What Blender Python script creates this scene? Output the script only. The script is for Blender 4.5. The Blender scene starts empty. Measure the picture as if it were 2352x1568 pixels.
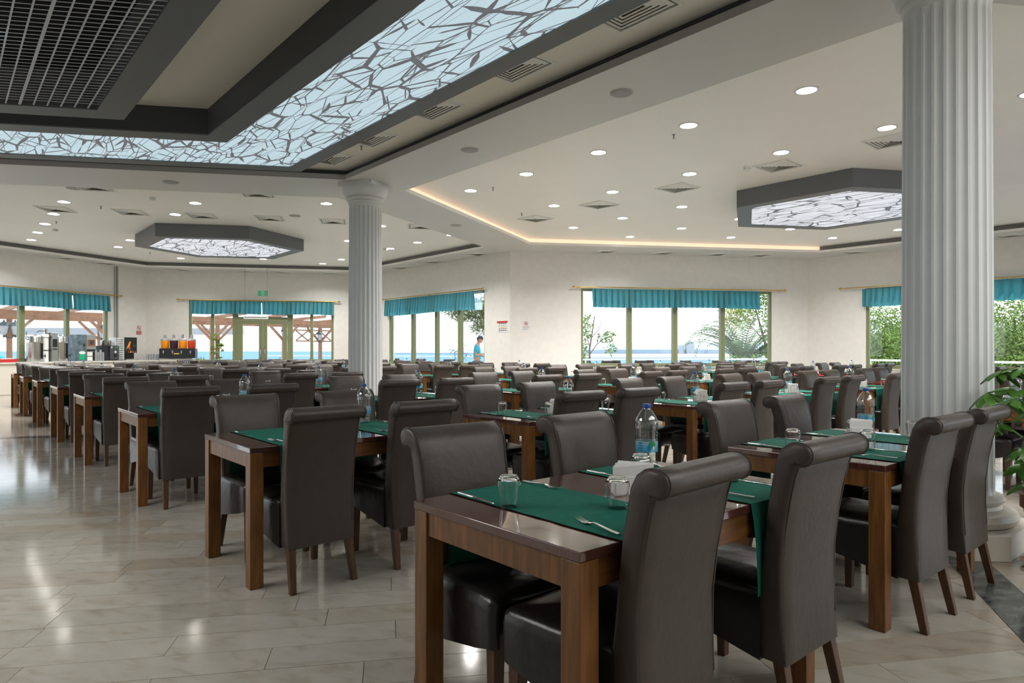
import bpy, bmesh, math, random
from mathutils import Vector, Matrix
from mathutils.geometry import tessellate_polygon
R = random.Random(7)
SC = bpy.context.scene
COL = SC.collection
PI = math.pi
rad = math.radians

# ------------------------------------------------------------------ camera, world, sun, exposure
cd = bpy.data.cameras.new('camera'); cam = bpy.data.objects.new('camera', cd); COL.objects.link(cam)
cam.location = (0, 0, 1.27); cam.rotation_euler = (PI/2, 0, rad(-40.6))
cd.sensor_width = 36; cd.lens = 36*1540/2352; cd.shift_y = 19/2352; cd.clip_end = 6000; cd.clip_start = .05
SC.camera = cam
SC.view_settings.view_transform = 'Standard'; SC.view_settings.look = 'None'
SC.view_settings.gamma = 1; SC.view_settings.use_curve_mapping = False
SC.view_settings.exposure = 1.12
wd = bpy.data.worlds.new('hazy_sky'); SC.world = wd; wd.use_nodes = True
wn = wd.node_tree.nodes; wl = wd.node_tree.links
bg = wn['Background']
tc = wn.new('ShaderNodeTexCoord'); sx = wn.new('ShaderNodeSeparateXYZ'); cr = wn.new('ShaderNodeValToRGB')
wl.new(tc.outputs['Generated'], sx.inputs[0]); wl.new(sx.outputs['Z'], cr.inputs[0]); wl.new(cr.outputs[0], bg.inputs[0])
cr.color_ramp.elements[0].position = 0.0; cr.color_ramp.elements[0].color = (.93, .95, .98, 1)
cr.color_ramp.elements[1].position = .5; cr.color_ramp.elements[1].color = (.62, .76, .95, 1)
bg.inputs[1].default_value = 1.4
sd = bpy.data.lights.new('sun', 'SUN'); sun = bpy.data.objects.new('sun', sd); COL.objects.link(sun)
sd.energy = 2.6; sd.angle = rad(1.5); sd.color = (1, .95, .86)
sun.rotation_euler = Vector((.8, .35, 1.05)).to_track_quat('Z', 'Y').to_euler()
cy = SC.cycles
cy.max_bounces = 10; cy.diffuse_bounces = 4; cy.glossy_bounces = 4; cy.transmission_bounces = 10; cy.transparent_max_bounces = 24
cy.caustics_reflective = False; cy.caustics_refractive = False; cy.sample_clamp_indirect = 4; cy.blur_glossy = .5
cy.use_denoising = True; cy.use_light_tree = True

def area(name,loc,size,power,col=(1,.985,.96),rot=(0,0,0)):
    d=bpy.data.lights.new(name,'AREA'); d.shape='RECTANGLE'; d.size,d.size_y=size; d.energy=power; d.color=col
    o=bpy.data.objects.new(name,d); COL.objects.link(o); o.location=loc; o.rotation_euler=rot; return o
# fill lights added outside the frame (rear, side, centre) to brighten the foreground
area('grille_fill_light',(-1.9,4.6,3.5),(2.6,2.6),70)
area('rear_fill_light',(4.5,-1.8,3.8),(7,2),90)
area('side_fill_light',(-5.5,9.5,3.8),(4,4),110)

# ------------------------------------------------------------------ materials
def lin(c):
    return tuple(((v/255)/12.92 if v/255 <= .04045 else ((v/255+.055)/1.055)**2.4) for v in c)
def mat(name, col=(.5,.5,.5), rough=.5, metal=0, spec=.5, emit=None, es=0, noise=0, nscale=20, bump=0, bscale=60, trans=0, ior=1.45, coat=0, alpha=1, stretch=None, objrand=0, coord='Object'):
    m = bpy.data.materials.new(name); m.use_nodes = True
    nt = m.node_tree; b = nt.nodes['Principled BSDF']; L = nt.links
    b.inputs['Base Color'].default_value = (*col, 1); b.inputs['Roughness'].default_value = rough
    b.inputs['Metallic'].default_value = metal; b.inputs['Specular IOR Level'].default_value = spec
    b.inputs['Transmission Weight'].default_value = trans; b.inputs['IOR'].default_value = ior
    b.inputs['Coat Weight'].default_value = coat; b.inputs['Alpha'].default_value = alpha
    if emit: b.inputs['Emission Color'].default_value = (*emit, 1); b.inputs['Emission Strength'].default_value = es
    if noise or bump or objrand:
        t = nt.nodes.new('ShaderNodeTexCoord'); mp = nt.nodes.new('ShaderNodeMapping')
        L.new(t.outputs[coord], mp.inputs[0])
        if stretch: mp.inputs['Scale'].default_value = stretch
    last = None
    if noise:
        n = nt.nodes.new('ShaderNodeTexNoise'); n.inputs['Scale'].default_value = nscale; n.inputs['Detail'].default_value = 6
        L.new(mp.outputs[0], n.inputs[0])
        r = nt.nodes.new('ShaderNodeMapRange'); r.inputs['From Min'].default_value = .3; r.inputs['From Max'].default_value = .7
        r.inputs['To Min'].default_value = 1-noise; r.inputs['To Max'].default_value = 1+noise
        L.new(n.outputs[0], r.inputs[0])
        vm = nt.nodes.new('ShaderNodeVectorMath'); vm.operation = 'SCALE'; vm.inputs[0].default_value = col
        L.new(r.outputs[0], vm.inputs['Scale']); last = vm
    if objrand:
        oi = nt.nodes.new('ShaderNodeObjectInfo'); r2 = nt.nodes.new('ShaderNodeMapRange')
        r2.inputs['To Min'].default_value = 1-objrand; r2.inputs['To Max'].default_value = 1+objrand
        L.new(oi.outputs['Random'], r2.inputs[0])
        v2 = nt.nodes.new('ShaderNodeVectorMath'); v2.operation = 'SCALE'
        if last: L.new(last.outputs[0], v2.inputs[0])
        else: v2.inputs[0].default_value = col
        L.new(r2.outputs[0], v2.inputs['Scale']); last = v2
    if last: L.new(last.outputs[0], b.inputs['Base Color'])
    if bump:
        n2 = nt.nodes.new('ShaderNodeTexNoise'); n2.inputs['Scale'].default_value = bscale; n2.inputs['Detail'].default_value = 4
        L.new(mp.outputs[0], n2.inputs[0])
        bp = nt.nodes.new('ShaderNodeBump'); bp.inputs['Strength'].default_value = bump; bp.inputs['Distance'].default_value = .01
        L.new(n2.outputs[0], bp.inputs['Height']); L.new(bp.outputs[0], b.inputs['Normal'])
    return m
M = {}
M['wall'] = mat('wall_paper', (.83,.805,.765), .6, noise=.03, nscale=6, bump=.08, bscale=90)
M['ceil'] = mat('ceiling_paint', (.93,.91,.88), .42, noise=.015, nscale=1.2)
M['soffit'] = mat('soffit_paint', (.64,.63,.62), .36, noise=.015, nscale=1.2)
M['beige'] = mat('beige_ceiling', (.82,.79,.71), .5)
M['grey'] = mat('grey_frame_paint', (.14,.148,.158), .42, noise=.04, nscale=50)
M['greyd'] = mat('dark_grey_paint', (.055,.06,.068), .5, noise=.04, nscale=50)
M['greyl'] = mat('light_grey_fascia', (.36,.36,.36), .5)
M['trimgrey'] = mat('cove_grey', (.22,.215,.215), .5)
M['led'] = mat('warm_led_strip', (1,.8,.6), .5, emit=(1,.70,.52), es=.34)
M['ventback'] = mat('vent_shadow', (.30,.27,.22), .8)
M['black'] = mat('black_void', (.004,.004,.005), .9)
M['grill'] = mat('grille_metal', (.62,.66,.72), .45, metal=.2)
M['col'] = mat('column_paint', (.68,.70,.70), .45, noise=.02, nscale=4)
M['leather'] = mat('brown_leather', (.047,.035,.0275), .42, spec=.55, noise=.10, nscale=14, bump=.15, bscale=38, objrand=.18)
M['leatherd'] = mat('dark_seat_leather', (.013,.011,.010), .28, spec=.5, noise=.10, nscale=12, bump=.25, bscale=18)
M['seam'] = mat('leather_piping', (.045,.037,.033), .4)
M['wood'] = mat('table_leg_wood', (.155,.063,.014), .36, noise=.35, nscale=5, stretch=(9,9,1.0), coat=.05, bump=.03, bscale=30)
M['apron'] = mat('apron_wood', (.13,.053,.013), .36, noise=.35, nscale=5, stretch=(1.0,9,9), coat=.05)
M['top'] = mat('tabletop_laminate', (.075,.024,.016), .12, noise=.25, nscale=9, stretch=(1,5,1), spec=.8, coat=.9)
M['chairleg'] = mat('chair_leg_wood', (.075,.033,.014), .4, noise=.3, nscale=6, stretch=(8,8,1))
M['runner'] = mat('green_cloth', (.010,.118,.082), .85, noise=.10, nscale=30, bump=.35, bscale=14, spec=.2)
M['runner_r'] = mat('red_cloth', (.50,.02,.02), .85, noise=.08, nscale=30, spec=.2)
M['steel'] = mat('cutlery_steel', (.62,.61,.59), .22, metal=1)
M['stainless'] = mat('stainless', (.52,.52,.50), .25, metal=1, noise=.05, nscale=3)
M['glass'] = mat('clear_glass', (1,1,1), 0, trans=1, ior=1.3)

M['cap'] = mat('blue_cap', (.02,.075,.34), .4)
M['napkin'] = mat('white_napkin', (.78,.78,.77), .8)
M['paper'] = mat('white_paper', (.8,.8,.8), .7)
M['white'] = mat('white_plastic', (.78,.78,.76), .4)
M['lightgrey'] = mat('speaker_grey', (.45,.45,.44), .6)
M['dl'] = mat('downlight_lens', (1,1,1), .5, emit=(1,.95,.88), es=9)
M['olive'] = mat('olive_frame', (.23,.25,.13), .38, noise=.04, nscale=10)
M['reveal'] = mat('window_reveal', (.80,.82,.84), .6)
M['gold'] = mat('brass_rod', (.70,.47,.16), .3, metal=1)
M['counter'] = mat('counter_front', (.70,.66,.58), .45)
M['countertop'] = mat('counter_top', (.66,.64,.58), .2)
M['blackp'] = mat('black_plastic', (.015,.016,.019), .4)
M['greenp'] = mat('green_paint', (.03,.28,.10), .5)
M['exitg'] = mat('exit_green', (.0,.22,.10), .5, emit=(.0,.35,.16), es=.25)
M['red'] = mat('sign_red', (.55,.03,.03), .5)
M['redp'] = mat('red_plastic', (.6,.02,.02), .4)
M['ink'] = mat('print_ink', (.06,.06,.07), .6)
M['yellowp'] = mat('yellow_print', (.75,.55,.06), .6)
M['bluep'] = mat('blue_print', (.02,.24,.50), .5)
M['orange'] = mat('orange_juice', (.95,.32,.005), .2)
M['darkj'] = mat('dark_cherry_drink', (.05,.02,.03), .15)
M['redj'] = mat('red_drink', (.60,.06,.02), .2)
M['leaf'] = mat('leaf_green', (.07,.20,.025), .38, noise=.35, nscale=8, objrand=.3)
M['leaf2'] = mat('sunlit_leaf', (.20,.28,.07), .8, spec=.1, noise=.5, nscale=1.5)
M['leaf3'] = mat('yellow_leaf', (.50,.42,.13), .8, spec=.1, noise=.4, nscale=2)
M['leafd'] = mat('pine_foliage', (.16,.20,.08), .8, spec=.1, noise=.5, nscale=2)
M['palm'] = mat('palm_leaf', (.16,.21,.10), .7, spec=.15, noise=.3, nscale=2)
M['bark'] = mat('bark', (.15,.095,.06), .8, noise=.3, nscale=8)
M['flower'] = mat('white_flower', (.8,.78,.76), .6)
M['terra'] = mat('terracotta', (.30,.13,.075), .6, noise=.1, nscale=6)
M['plinth'] = mat('plinth_stone', (.56,.53,.47), .4, noise=.08, nscale=6)
M['terrace'] = mat('terrace_paving', (.40,.37,.33), .7, noise=.1, nscale=3)
M['timber'] = mat('pergola_timber', (.30,.145,.075), .6, noise=.2, nscale=6)
M['timberg'] = mat('grey_beam', (.36,.36,.37), .6)
M['lampiron'] = mat('lantern_iron', (.03,.05,.06), .5)
M['rail'] = mat('white_railing', (.72,.72,.74), .35)
M['skin'] = mat('skin', (.50,.24,.15), .6)
M['skin2'] = mat('tanned_skin', (.36,.17,.11), .6)
M['teal'] = mat('turquoise_shirt', (.02,.36,.48), .8)
M['hair'] = mat('dark_hair', (.02,.018,.02), .6)
M['greycap'] = mat('grey_cap', (.15,.17,.19), .8)
M['jeans'] = mat('blue_jeans', (.07,.11,.20), .8, noise=.3, nscale=20)
M['outchair'] = mat('outdoor_chair_cover', (.19,.17,.21), .7)
M['sea'] = mat('sea_water', (.13,.23,.30), .9, spec=.05, noise=.12, nscale=.02)
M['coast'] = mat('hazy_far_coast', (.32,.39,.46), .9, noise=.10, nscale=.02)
M['sea_glare'] = mat('painted_sea_glare', (.37,.38,.37), .9)  # glare on the distant sea, put into the colour
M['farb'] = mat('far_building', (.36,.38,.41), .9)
M['awning'] = mat('awning_cloth', (.38,.38,.40), .8)

def glass_pane():
    m = bpy.data.materials.new('window_glass'); m.use_nodes = True; nt = m.node_tree; nt.nodes.clear(); L = nt.links
    o = nt.nodes.new('ShaderNodeOutputMaterial'); mx = nt.nodes.new('ShaderNodeMixShader')
    t = nt.nodes.new('ShaderNodeBsdfTransparent'); t.inputs[0].default_value = (.95,.97,.97,1)
    g = nt.nodes.new('ShaderNodeBsdfGlossy'); g.inputs['Roughness'].default_value = .02
    f = nt.nodes.new('ShaderNodeLayerWeight'); f.inputs[0].default_value = .5
    pw = nt.nodes.new('ShaderNodeMath'); pw.operation = 'POWER'; pw.inputs[1].default_value = 4.0; L.new(f.outputs['Facing'], pw.inputs[0])
    sc_ = nt.nodes.new('ShaderNodeMapRange'); sc_.inputs['To Min'].default_value = .025; sc_.inputs['To Max'].default_value = .8; L.new(pw.outputs[0], sc_.inputs[0])
    L.new(sc_.outputs[0], mx.inputs[0]); L.new(t.outputs[0], mx.inputs[1]); L.new(g.outputs[0], mx.inputs[2]); L.new(mx.outputs[0], o.inputs[0])
    return m
M['pane'] = glass_pane()
def clear_shell(name,tint,lo,hi,p):
    m = glass_pane(); m.name = name; nt = m.node_tree
    for n in nt.nodes:
        if n.type=='BSDF_TRANSPARENT': n.inputs[0].default_value=(*tint,1)
        if n.type=='MATH': n.inputs[1].default_value=p
        if n.type=='MAP_RANGE': n.inputs['To Min'].default_value=lo; n.inputs['To Max'].default_value=hi
        if n.type=='BSDF_GLOSSY': n.inputs['Roughness'].default_value=.06
    return m
M['water'] = clear_shell('clear_bottle',(.93,.955,.96),.15,.9,1.7)
def curtain_mat():
    m = bpy.data.materials.new('teal_valance'); m.use_nodes = True; nt = m.node_tree; nt.nodes.clear(); L = nt.links
    o = nt.nodes.new('ShaderNodeOutputMaterial'); mx = nt.nodes.new('ShaderNodeMixShader'); mx.inputs[0].default_value = .38
    d = nt.nodes.new('ShaderNodeBsdfDiffuse'); d.inputs[0].default_value = (.12,.32,.36,1)
    t = nt.nodes.new('ShaderNodeBsdfTranslucent'); t.inputs[0].default_value = (.07,.36,.42,1)
    L.new(d.outputs[0], mx.inputs[1]); L.new(t.outputs[0], mx.inputs[2]); L.new(mx.outputs[0], o.inputs[0])
    return m
M['curtain'] = curtain_mat()
def sheer_mat():
    m = bpy.data.materials.new('sheer_net'); m.use_nodes = True; nt = m.node_tree; nt.nodes.clear(); L = nt.links
    o = nt.nodes.new('ShaderNodeOutputMaterial'); mx = nt.nodes.new('ShaderNodeMixShader'); mx.inputs[0].default_value = .55
    d = nt.nodes.new('ShaderNodeBsdfTranslucent'); d.inputs[0].default_value = (.6,.75,.78,1)
    t = nt.nodes.new('ShaderNodeBsdfTransparent')
    L.new(t.outputs[0], mx.inputs[1]); L.new(d.outputs[0], mx.inputs[2]); L.new(mx.outputs[0], o.inputs[0])
    return m
M['sheer'] = sheer_mat()

def marble(name, brick=False, dark=False):
    m = bpy.data.materials.new(name); m.use_nodes = True; nt = m.node_tree; L = nt.links; b = nt.nodes['Principled BSDF']
    tc = nt.nodes.new('ShaderNodeTexCoord')
    mp = nt.nodes.new('ShaderNodeMapping'); mp.inputs['Rotation'].default_value = (0,0,rad(30))
    L.new(tc.outputs['Object'], mp.inputs[0])
    n = nt.nodes.new('ShaderNodeTexNoise'); n.inputs['Scale'].default_value = 7 if not dark else 9; n.inputs['Detail'].default_value = 10; n.inputs['Distortion'].default_value = .5
    mp2 = nt.nodes.new('ShaderNodeMapping'); mp2.inputs['Scale'].default_value = (1,1.8,1)
    L.new(mp.outputs[0], mp2.inputs[0])
    vec = mp2.outputs[0]
    oi = None
    if not brick and not dark:
        oi = nt.nodes.new('ShaderNodeObjectInfo')
        ad = nt.nodes.new('ShaderNodeVectorMath'); ad.operation = 'ADD'
        cmb = nt.nodes.new('ShaderNodeMath'); cmb.operation = 'MULTIPLY'; cmb.inputs[1].default_value = 40
        L.new(oi.outputs['Random'], cmb.inputs[0]); L.new(vec, ad.inputs[0]); L.new(cmb.outputs[0], ad.inputs[1]); vec = ad.outputs[0]
    L.new(vec, n.inputs[0])
    r = nt.nodes.new('ShaderNodeValToRGB'); L.new(n.outputs[0], r.inputs[0])
    e = r.color_ramp.elements
    if dark:
        e[0].position = .35; e[0].color = (.022,.027,.026,1); e[1].position = .68; e[1].color = (.12,.135,.125,1)
    else:
        e[0].position = .25; e[0].color = (.30,.26,.21,1); e[1].position = .45; e[1].color = (.38,.35,.30,1)
        e2 = r.color_ramp.elements.new(.75); e2.color = (.42,.39,.345,1)
    out = r.outputs[0]
    if oi:
        r3 = nt.nodes.new('ShaderNodeValToRGB'); L.new(oi.outputs['Random'], r3.inputs[0])
        r3.color_ramp.interpolation = 'CONSTANT'
        es = r3.color_ramp.elements; es[0].color = (1,1,1,1); es[1].position = .35; es[1].color = (.93,.93,.92,1)
        for p, c in ((.55,(1.05,1.05,1.06,1)), (.72,(.88,.83,.77,1)), (.86,(.97,.95,.92,1)), (.95,(.80,.78,.75,1))):
            q = es.new(p); q.color = c
        mu = nt.nodes.new('ShaderNodeMix'); mu.data_type = 'RGBA'; mu.blend_type = 'MULTIPLY'; mu.inputs[0].default_value = 1
        L.new(out, mu.inputs[6]); L.new(r3.outputs[0], mu.inputs[7]); out = mu.outputs[2]
    if brick:
        bk = nt.nodes.new('ShaderNodeTexBrick'); bk.inputs['Scale'].default_value = 1
        bk.inputs['Brick Width'].default_value = .95; bk.inputs['Row Height'].default_value = .2; bk.inputs['Mortar Size'].default_value = .0018
        bk.inputs['Color1'].default_value = (1,1,1,1); bk.inputs['Color2'].default_value = (.84,.82,.78,1); bk.inputs['Mortar'].default_value = (.35,.33,.3,1)
        bk.offset = .37; L.new(mp.outputs[0], bk.inputs[0])
        mu = nt.nodes.new('ShaderNodeMix'); mu.data_type = 'RGBA'; mu.blend_type = 'MULTIPLY'; mu.inputs[0].default_value = 1
        L.new(out, mu.inputs[6]); L.new(bk.outputs[0], mu.inputs[7]); out = mu.outputs[2]
    L.new(out, b.inputs['Base Color'])
    b.inputs['Specular IOR Level'].default_value = .5
    nb = nt.nodes.new('ShaderNodeTexNoise'); nb.inputs['Scale'].default_value = 1.1; nb.inputs['Detail'].default_value = 3; L.new(tc.outputs['Object'], nb.inputs[0])
    rr = nt.nodes.new('ShaderNodeMapRange'); rr.inputs['To Min'].default_value = .07; rr.inputs['To Max'].default_value = .14; L.new(nb.outputs[0], rr.inputs[0]); L.new(rr.outputs[0], b.inputs['Roughness'])
    return m
M['floor'] = marble('marble_floor', brick=True); M['plank'] = marble('marble_plank'); M['band'] = marble('dark_marble', dark=True)
M['grout'] = mat('grout', (.10,.09,.075), .8)

def lattice_mat(name, col, es, sc):
    m = bpy.data.materials.new(name); m.use_nodes = True; nt = m.node_tree; L = nt.links; b = nt.nodes['Principled BSDF']
    tc = nt.nodes.new('ShaderNodeTexCoord')
    ns = nt.nodes.new('ShaderNodeTexNoise'); ns.inputs['Scale'].default_value = 1.3; L.new(tc.outputs['Object'], ns.inputs[0])
    def layer(rot, scale, s2, w0, w1, off):
        mp = nt.nodes.new('ShaderNodeMapping'); mp.inputs['Rotation'].default_value = (0,0,rad(rot)); mp.inputs['Scale'].default_value = (scale[0]*sc, scale[1]*sc, 1)
        mp.inputs['Location'].default_value = (off, off*.7, 0)
        L.new(tc.outputs['Object'], mp.inputs[0])
        v = nt.nodes.new('ShaderNodeTexVoronoi'); v.voronoi_dimensions = '2D'; v.feature = 'DISTANCE_TO_EDGE'; v.inputs['Scale'].default_value = s2
        L.new(mp.outputs[0], v.inputs[0])
        n = nt.nodes.new('ShaderNodeTexNoise'); n.inputs['Scale'].default_value = 2.2*sc; L.new(mp.outputs[0], n.inputs[0])
        r = nt.nodes.new('ShaderNodeMapRange'); r.inputs['From Min'].default_value = .38; r.inputs['From Max'].default_value = .66; r.inputs['To Min'].default_value = w0; r.inputs['To Max'].default_value = w1
        L.new(n.outputs[0], r.inputs[0])
        g = nt.nodes.new('ShaderNodeMath'); g.operation = 'LESS_THAN'; L.new(v.outputs['Distance'], g.inputs[0]); L.new(r.outputs[0], g.inputs[1])
        return g
    ls = [layer(20,(1,.5),3.0,-.012,.085,0), layer(70,(1,.18),4.2,.004,.034,3.1), layer(-25,(1,.16),4.4,.008,.028,7.7), layer(110,(1,.22),3.4,.006,.036,5.2)]
    a = nt.nodes.new('ShaderNodeMath'); a.operation = 'MAXIMUM'; L.new(ls[0].outputs[0], a.inputs[0]); L.new(ls[1].outputs[0], a.inputs[1])
    a2 = nt.nodes.new('ShaderNodeMath'); a2.operation = 'MAXIMUM'; L.new(a.outputs[0], a2.inputs[0]); L.new(ls[2].outputs[0], a2.inputs[1])
    a3 = nt.nodes.new('ShaderNodeMath'); a3.operation = 'MAXIMUM'; L.new(a2.outputs[0], a3.inputs[0]); L.new(ls[3].outputs[0], a3.inputs[1]); a2 = a3
    mx = nt.nodes.new('ShaderNodeMix'); mx.data_type = 'RGBA'; L.new(a2.outputs[0], mx.inputs[0]); mx.inputs[6].default_value = (*col,1); mx.inputs[7].default_value = (.085,.09,.105,1)
    L.new(mx.outputs[2], b.inputs['Emission Color']); b.inputs['Emission Strength'].default_value = es
    b.inputs['Base Color'].default_value = (.12,.12,.12,1); b.inputs['Roughness'].default_value = .5
    return m
M['lattice'] = lattice_mat('backlit_branch_panel', (.45,.59,.65), .50, 1.35)
M['lattice2'] = lattice_mat('backlit_branch_panel_small', (.78,.81,.88), .42, 1.1)

# ------------------------------------------------------------------ mesh helpers
def newobj(name, me, parent=None, m=None, loc=None, rot=None):
    o = bpy.data.objects.new(name, me); COL.objects.link(o)
    if parent: o.parent = parent
    if m is not None and me is not None and hasattr(me, 'materials') and not me.materials: me.materials.append(m)
    if loc: o.location = loc
    if rot: o.rotation_euler = rot
    return o
def mesh(name, vs, fs, m=None, smooth=None):
    me = bpy.data.meshes.new(name); me.from_pydata([tuple(v) for v in vs], [], fs); me.update()
    if m: me.materials.append(m)
    if smooth is not None:
        for p in me.polygons: p.use_smooth = True
        me.set_sharp_from_angle(angle=rad(smooth))
    return me
class MB:
    def __init__(s): s.v = []; s.f = []
    def add(s, vs, fs, T=None):
        n = len(s.v); s.v += [tuple(T @ Vector(v)) if T else tuple(v) for v in vs]; s.f += [tuple(i+n for i in f) for f in fs]; return s
    def box(s, a, b, T=None):
        (x0,y0,z0),(x1,y1,z1) = a,b
        vs = [(x0,y0,z0),(x1,y0,z0),(x1,y1,z0),(x0,y1,z0),(x0,y0,z1),(x1,y0,z1),(x1,y1,z1),(x0,y1,z1)]
        return s.add(vs, [(0,3,2,1),(4,5,6,7),(0,1,5,4),(1,2,6,5),(2,3,7,6),(3,0,4,7)], T)
    def lathe(s, prof, n=16, T=None, cap0=True, cap1=True, ph=0):
        vs = []; fs = []
        for r, z in prof: vs += [(r*math.cos(2*PI*(i+ph)/n), r*math.sin(2*PI*(i+ph)/n), z) for i in range(n)]
        for k in range(len(prof)-1):
            for i in range(n):
                j = (i+1) % n; fs.append((k*n+i, k*n+j, (k+1)*n+j, (k+1)*n+i))
        if cap0: fs.append(tuple(reversed(range(n))))
        if cap1: fs.append(tuple(range((len(prof)-1)*n, len(prof)*n)))
        return s.add(vs, fs, T)
    def tube(s, p, q, r, r2=None, n=8, T=None):
        p = Vector(p); q = Vector(q); d = q-p; r2 = r if r2 is None else r2
        t = Matrix.Translation(p) @ d.to_track_quat('Z','Y').to_matrix().to_4x4()
        if T: t = T @ t
        return s.lathe([(r,0),(r2,d.length)], n, t)
    def path(s, pts, r, n=6, closed=False):
        for i in range(len(pts)-1): s.tube(pts[i], pts[i+1], r if not callable(r) else r(i/(len(pts)-1)), r if not callable(r) else r((i+1)/(len(pts)-1)), n)
        return s
    def prism(s, poly, z0, z1, T=None):
        n = len(poly); vs = [(x,y,z0) for x,y in poly]+[(x,y,z1) for x,y in poly]
        fs = [tuple(reversed(range(n))), tuple(range(n,2*n))]+[(i,(i+1)%n,n+(i+1)%n,n+i) for i in range(n)]
        return s.add(vs, fs, T)
    def me(s, name, m=None, smooth=None, bevel=0, seg=2):
        me = mesh(name, s.v, s.f, m)
        if bevel:
            b = bmesh.new(); b.from_mesh(me)
            bmesh.ops.bevel(b, geom=b.edges[:], offset=bevel, segments=seg, profile=.5, affect='EDGES')
            b.to_mesh(me); b.free(); smooth = None
        if smooth is not None:
            for p in me.polygons: p.use_smooth = True
            me.set_sharp_from_angle(angle=rad(smooth))
        return me
    def obj(s, name, m, parent=None, smooth=None, bevel=0, **k): return newobj(name, s.me(name, m, smooth, bevel), parent, None, **k)
def tag(o, label=None, cat=None, group=None, kind=None):
    if label: o['label'] = label
    if cat: o['category'] = cat
    if group: o['group'] = group
    if kind: o['kind'] = kind
    return o
def empty(name, loc=(0,0,0), rz=0, label=None, cat=None, group=None, kind=None, mat4=None):
    o = bpy.data.objects.new(name, None); COL.objects.link(o); o.empty_display_size = .1
    if mat4 is not None: o.matrix_world = mat4
    else: o.location = loc; o.rotation_euler = (0,0,rz)
    return tag(o, label, cat, group, kind)
KIDS = {}
def copy_tree(o, loc=None, rz=None, label=None, group=None, cat=None, mat4=None, parent=None):
    c = o.copy(); COL.objects.link(c)
    if parent: c.parent = parent
    if mat4 is not None: c.matrix_world = mat4
    if loc is not None: c.location = loc
    if rz is not None: c.rotation_euler = (0,0,rz)
    if label: c['label'] = label
    if group: c['group'] = group
    if cat: c['category'] = cat
    if o.name not in KIDS: KIDS[o.name] = list(o.children)
    for ch in KIDS[o.name]: copy_tree(ch, parent=c)
    return c
def text(body, size, m, parent, T, align='CENTER'):
    c = bpy.data.curves.new('lettering', 'FONT'); c.body = body; c.size = size; c.align_x = align; c.align_y = 'CENTER'; c.extrude = .0008; c.materials.append(m)
    t_ = bpy.data.objects.new('lettering_curve', c); COL.objects.link(t_); bpy.context.view_layer.update()
    me = bpy.data.meshes.new_from_object(t_.evaluated_get(bpy.context.evaluated_depsgraph_get())); bpy.data.objects.remove(t_)
    o = bpy.data.objects.new('lettering', me); COL.objects.link(o); o.parent = parent; o.matrix_local = T
    if not me.materials: me.materials.append(m)
    return o
def inset_poly(poly, d):
    """offset a counter-clockwise polygon inwards by d"""
    n = len(poly); out = []
    for i in range(n):
        a = Vector(poly[i-1]); b = Vector(poly[i]); c = Vector(poly[(i+1)%n])
        e1 = (b-a).normalized(); e2 = (c-b).normalized(); n1 = Vector((-e1.y,e1.x)); n2 = Vector((-e2.y,e2.x))
        k = (n1+n2); k = k/(1+n1.dot(n2)); out.append(tuple(b+k*d))
    return out
def flat_with_holes(outer, holes, z, m, name, up=False):
    loops = [[Vector((x,y,0)) for x,y in l] for l in [outer]+holes]
    tris = tessellate_polygon(loops); vs = [(x,y,z) for l in [outer]+holes for x,y in l]
    fs = []
    for t in tris:
        a,b,c = (Vector(vs[i]) for i in t); nz = (b-a).cross(c-a).z
        fs.append(tuple(t) if (nz > 0) == up else tuple(reversed(t)))
    return mesh(name, vs, fs, m)
def band(mb, p0, p1, z0, z1):
    n = len(p0); vs = [(x,y,z0) for x,y in p0]+[(x,y,z1) for x,y in p1]
    return mb.add(vs, [(i,(i+1)%n,n+(i+1)%n,n+i) for i in range(n)])
def annulus(mb, po, pi, z0, z1):
    n = len(po)
    vs = [(x,y,z0) for x,y in po]+[(x,y,z0) for x,y in pi]+[(x,y,z1) for x,y in po]+[(x,y,z1) for x,y in pi]
    fs = []
    for i in range(n):
        j = (i+1)%n
        fs += [(i,n+i,n+j,j),(2*n+i,2*n+j,3*n+j,3*n+i),(i,j,2*n+j,2*n+i),(n+i,3*n+i,3*n+j,n+j)]
    return mb.add(vs, fs)

# ------------------------------------------------------------------ walls
A0=(-2.6,20.0); AB=(5.2,24.5); BC=(11.5,20.97); CD=(11.5,13.5); DE=(19.06,9.14); E1=(19.06,.4); F1=(12.1,-3.6); G1=(-9.0,-3.6); H1=(-9.0,16.3)
OUT = [A0,H1,G1,F1,E1,DE,CD,BC,AB]   # counter-clockwise
HS, HR = 3.87, 4.04
def wmat(P, Q):
    P = Vector(P); Q = Vector(Q); d = (Q-P).normalized()
    return Matrix(((d.x,-d.y,0,P.x),(d.y,d.x,0,P.y),(0,0,1,0),(0,0,0,1)))
def make_wall(name, P, Q, openings, label, ext=.14, ext0=.14):
    L = (Vector(Q)-Vector(P)).length; mb = MB(); x = -ext0; th = .22; top = 4.2
    for s0,s1,z0,z1 in sorted(openings):
        mb.box((x,0,0),(s0,th,top)); mb.box((s0,0,z1),(s1,th,top))
        if z0 > 0: mb.box((s0,0,0),(s1,th,z0))
        x = s1
    mb.box((x,0,0),(L+ext,th,top))
    o = mb.obj(name, M['wall'], smooth=None); o.matrix_world = wmat(P,Q)
    return tag(o, label, None, None, 'structure')
SILL, WTOP = .80, 2.93
wA = [(.6,3.4,SILL,WTOP),(3.7,7.62,.93,WTOP)]
wB = [(1.30,5.95,0.0,WTOP)]
wC = [(1.22,6.38,SILL,WTOP)]
wD = [(1.95,7.60,SILL,WTOP)]
wE = [(1.6,8.2,SILL-.03,WTOP)]
make_wall('wall_left', A0, AB, wA, 'cream wall behind the drinks counter at far left')
make_wall('wall_back', AB, BC, wB, 'cream wall around the glazed double door')
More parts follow.
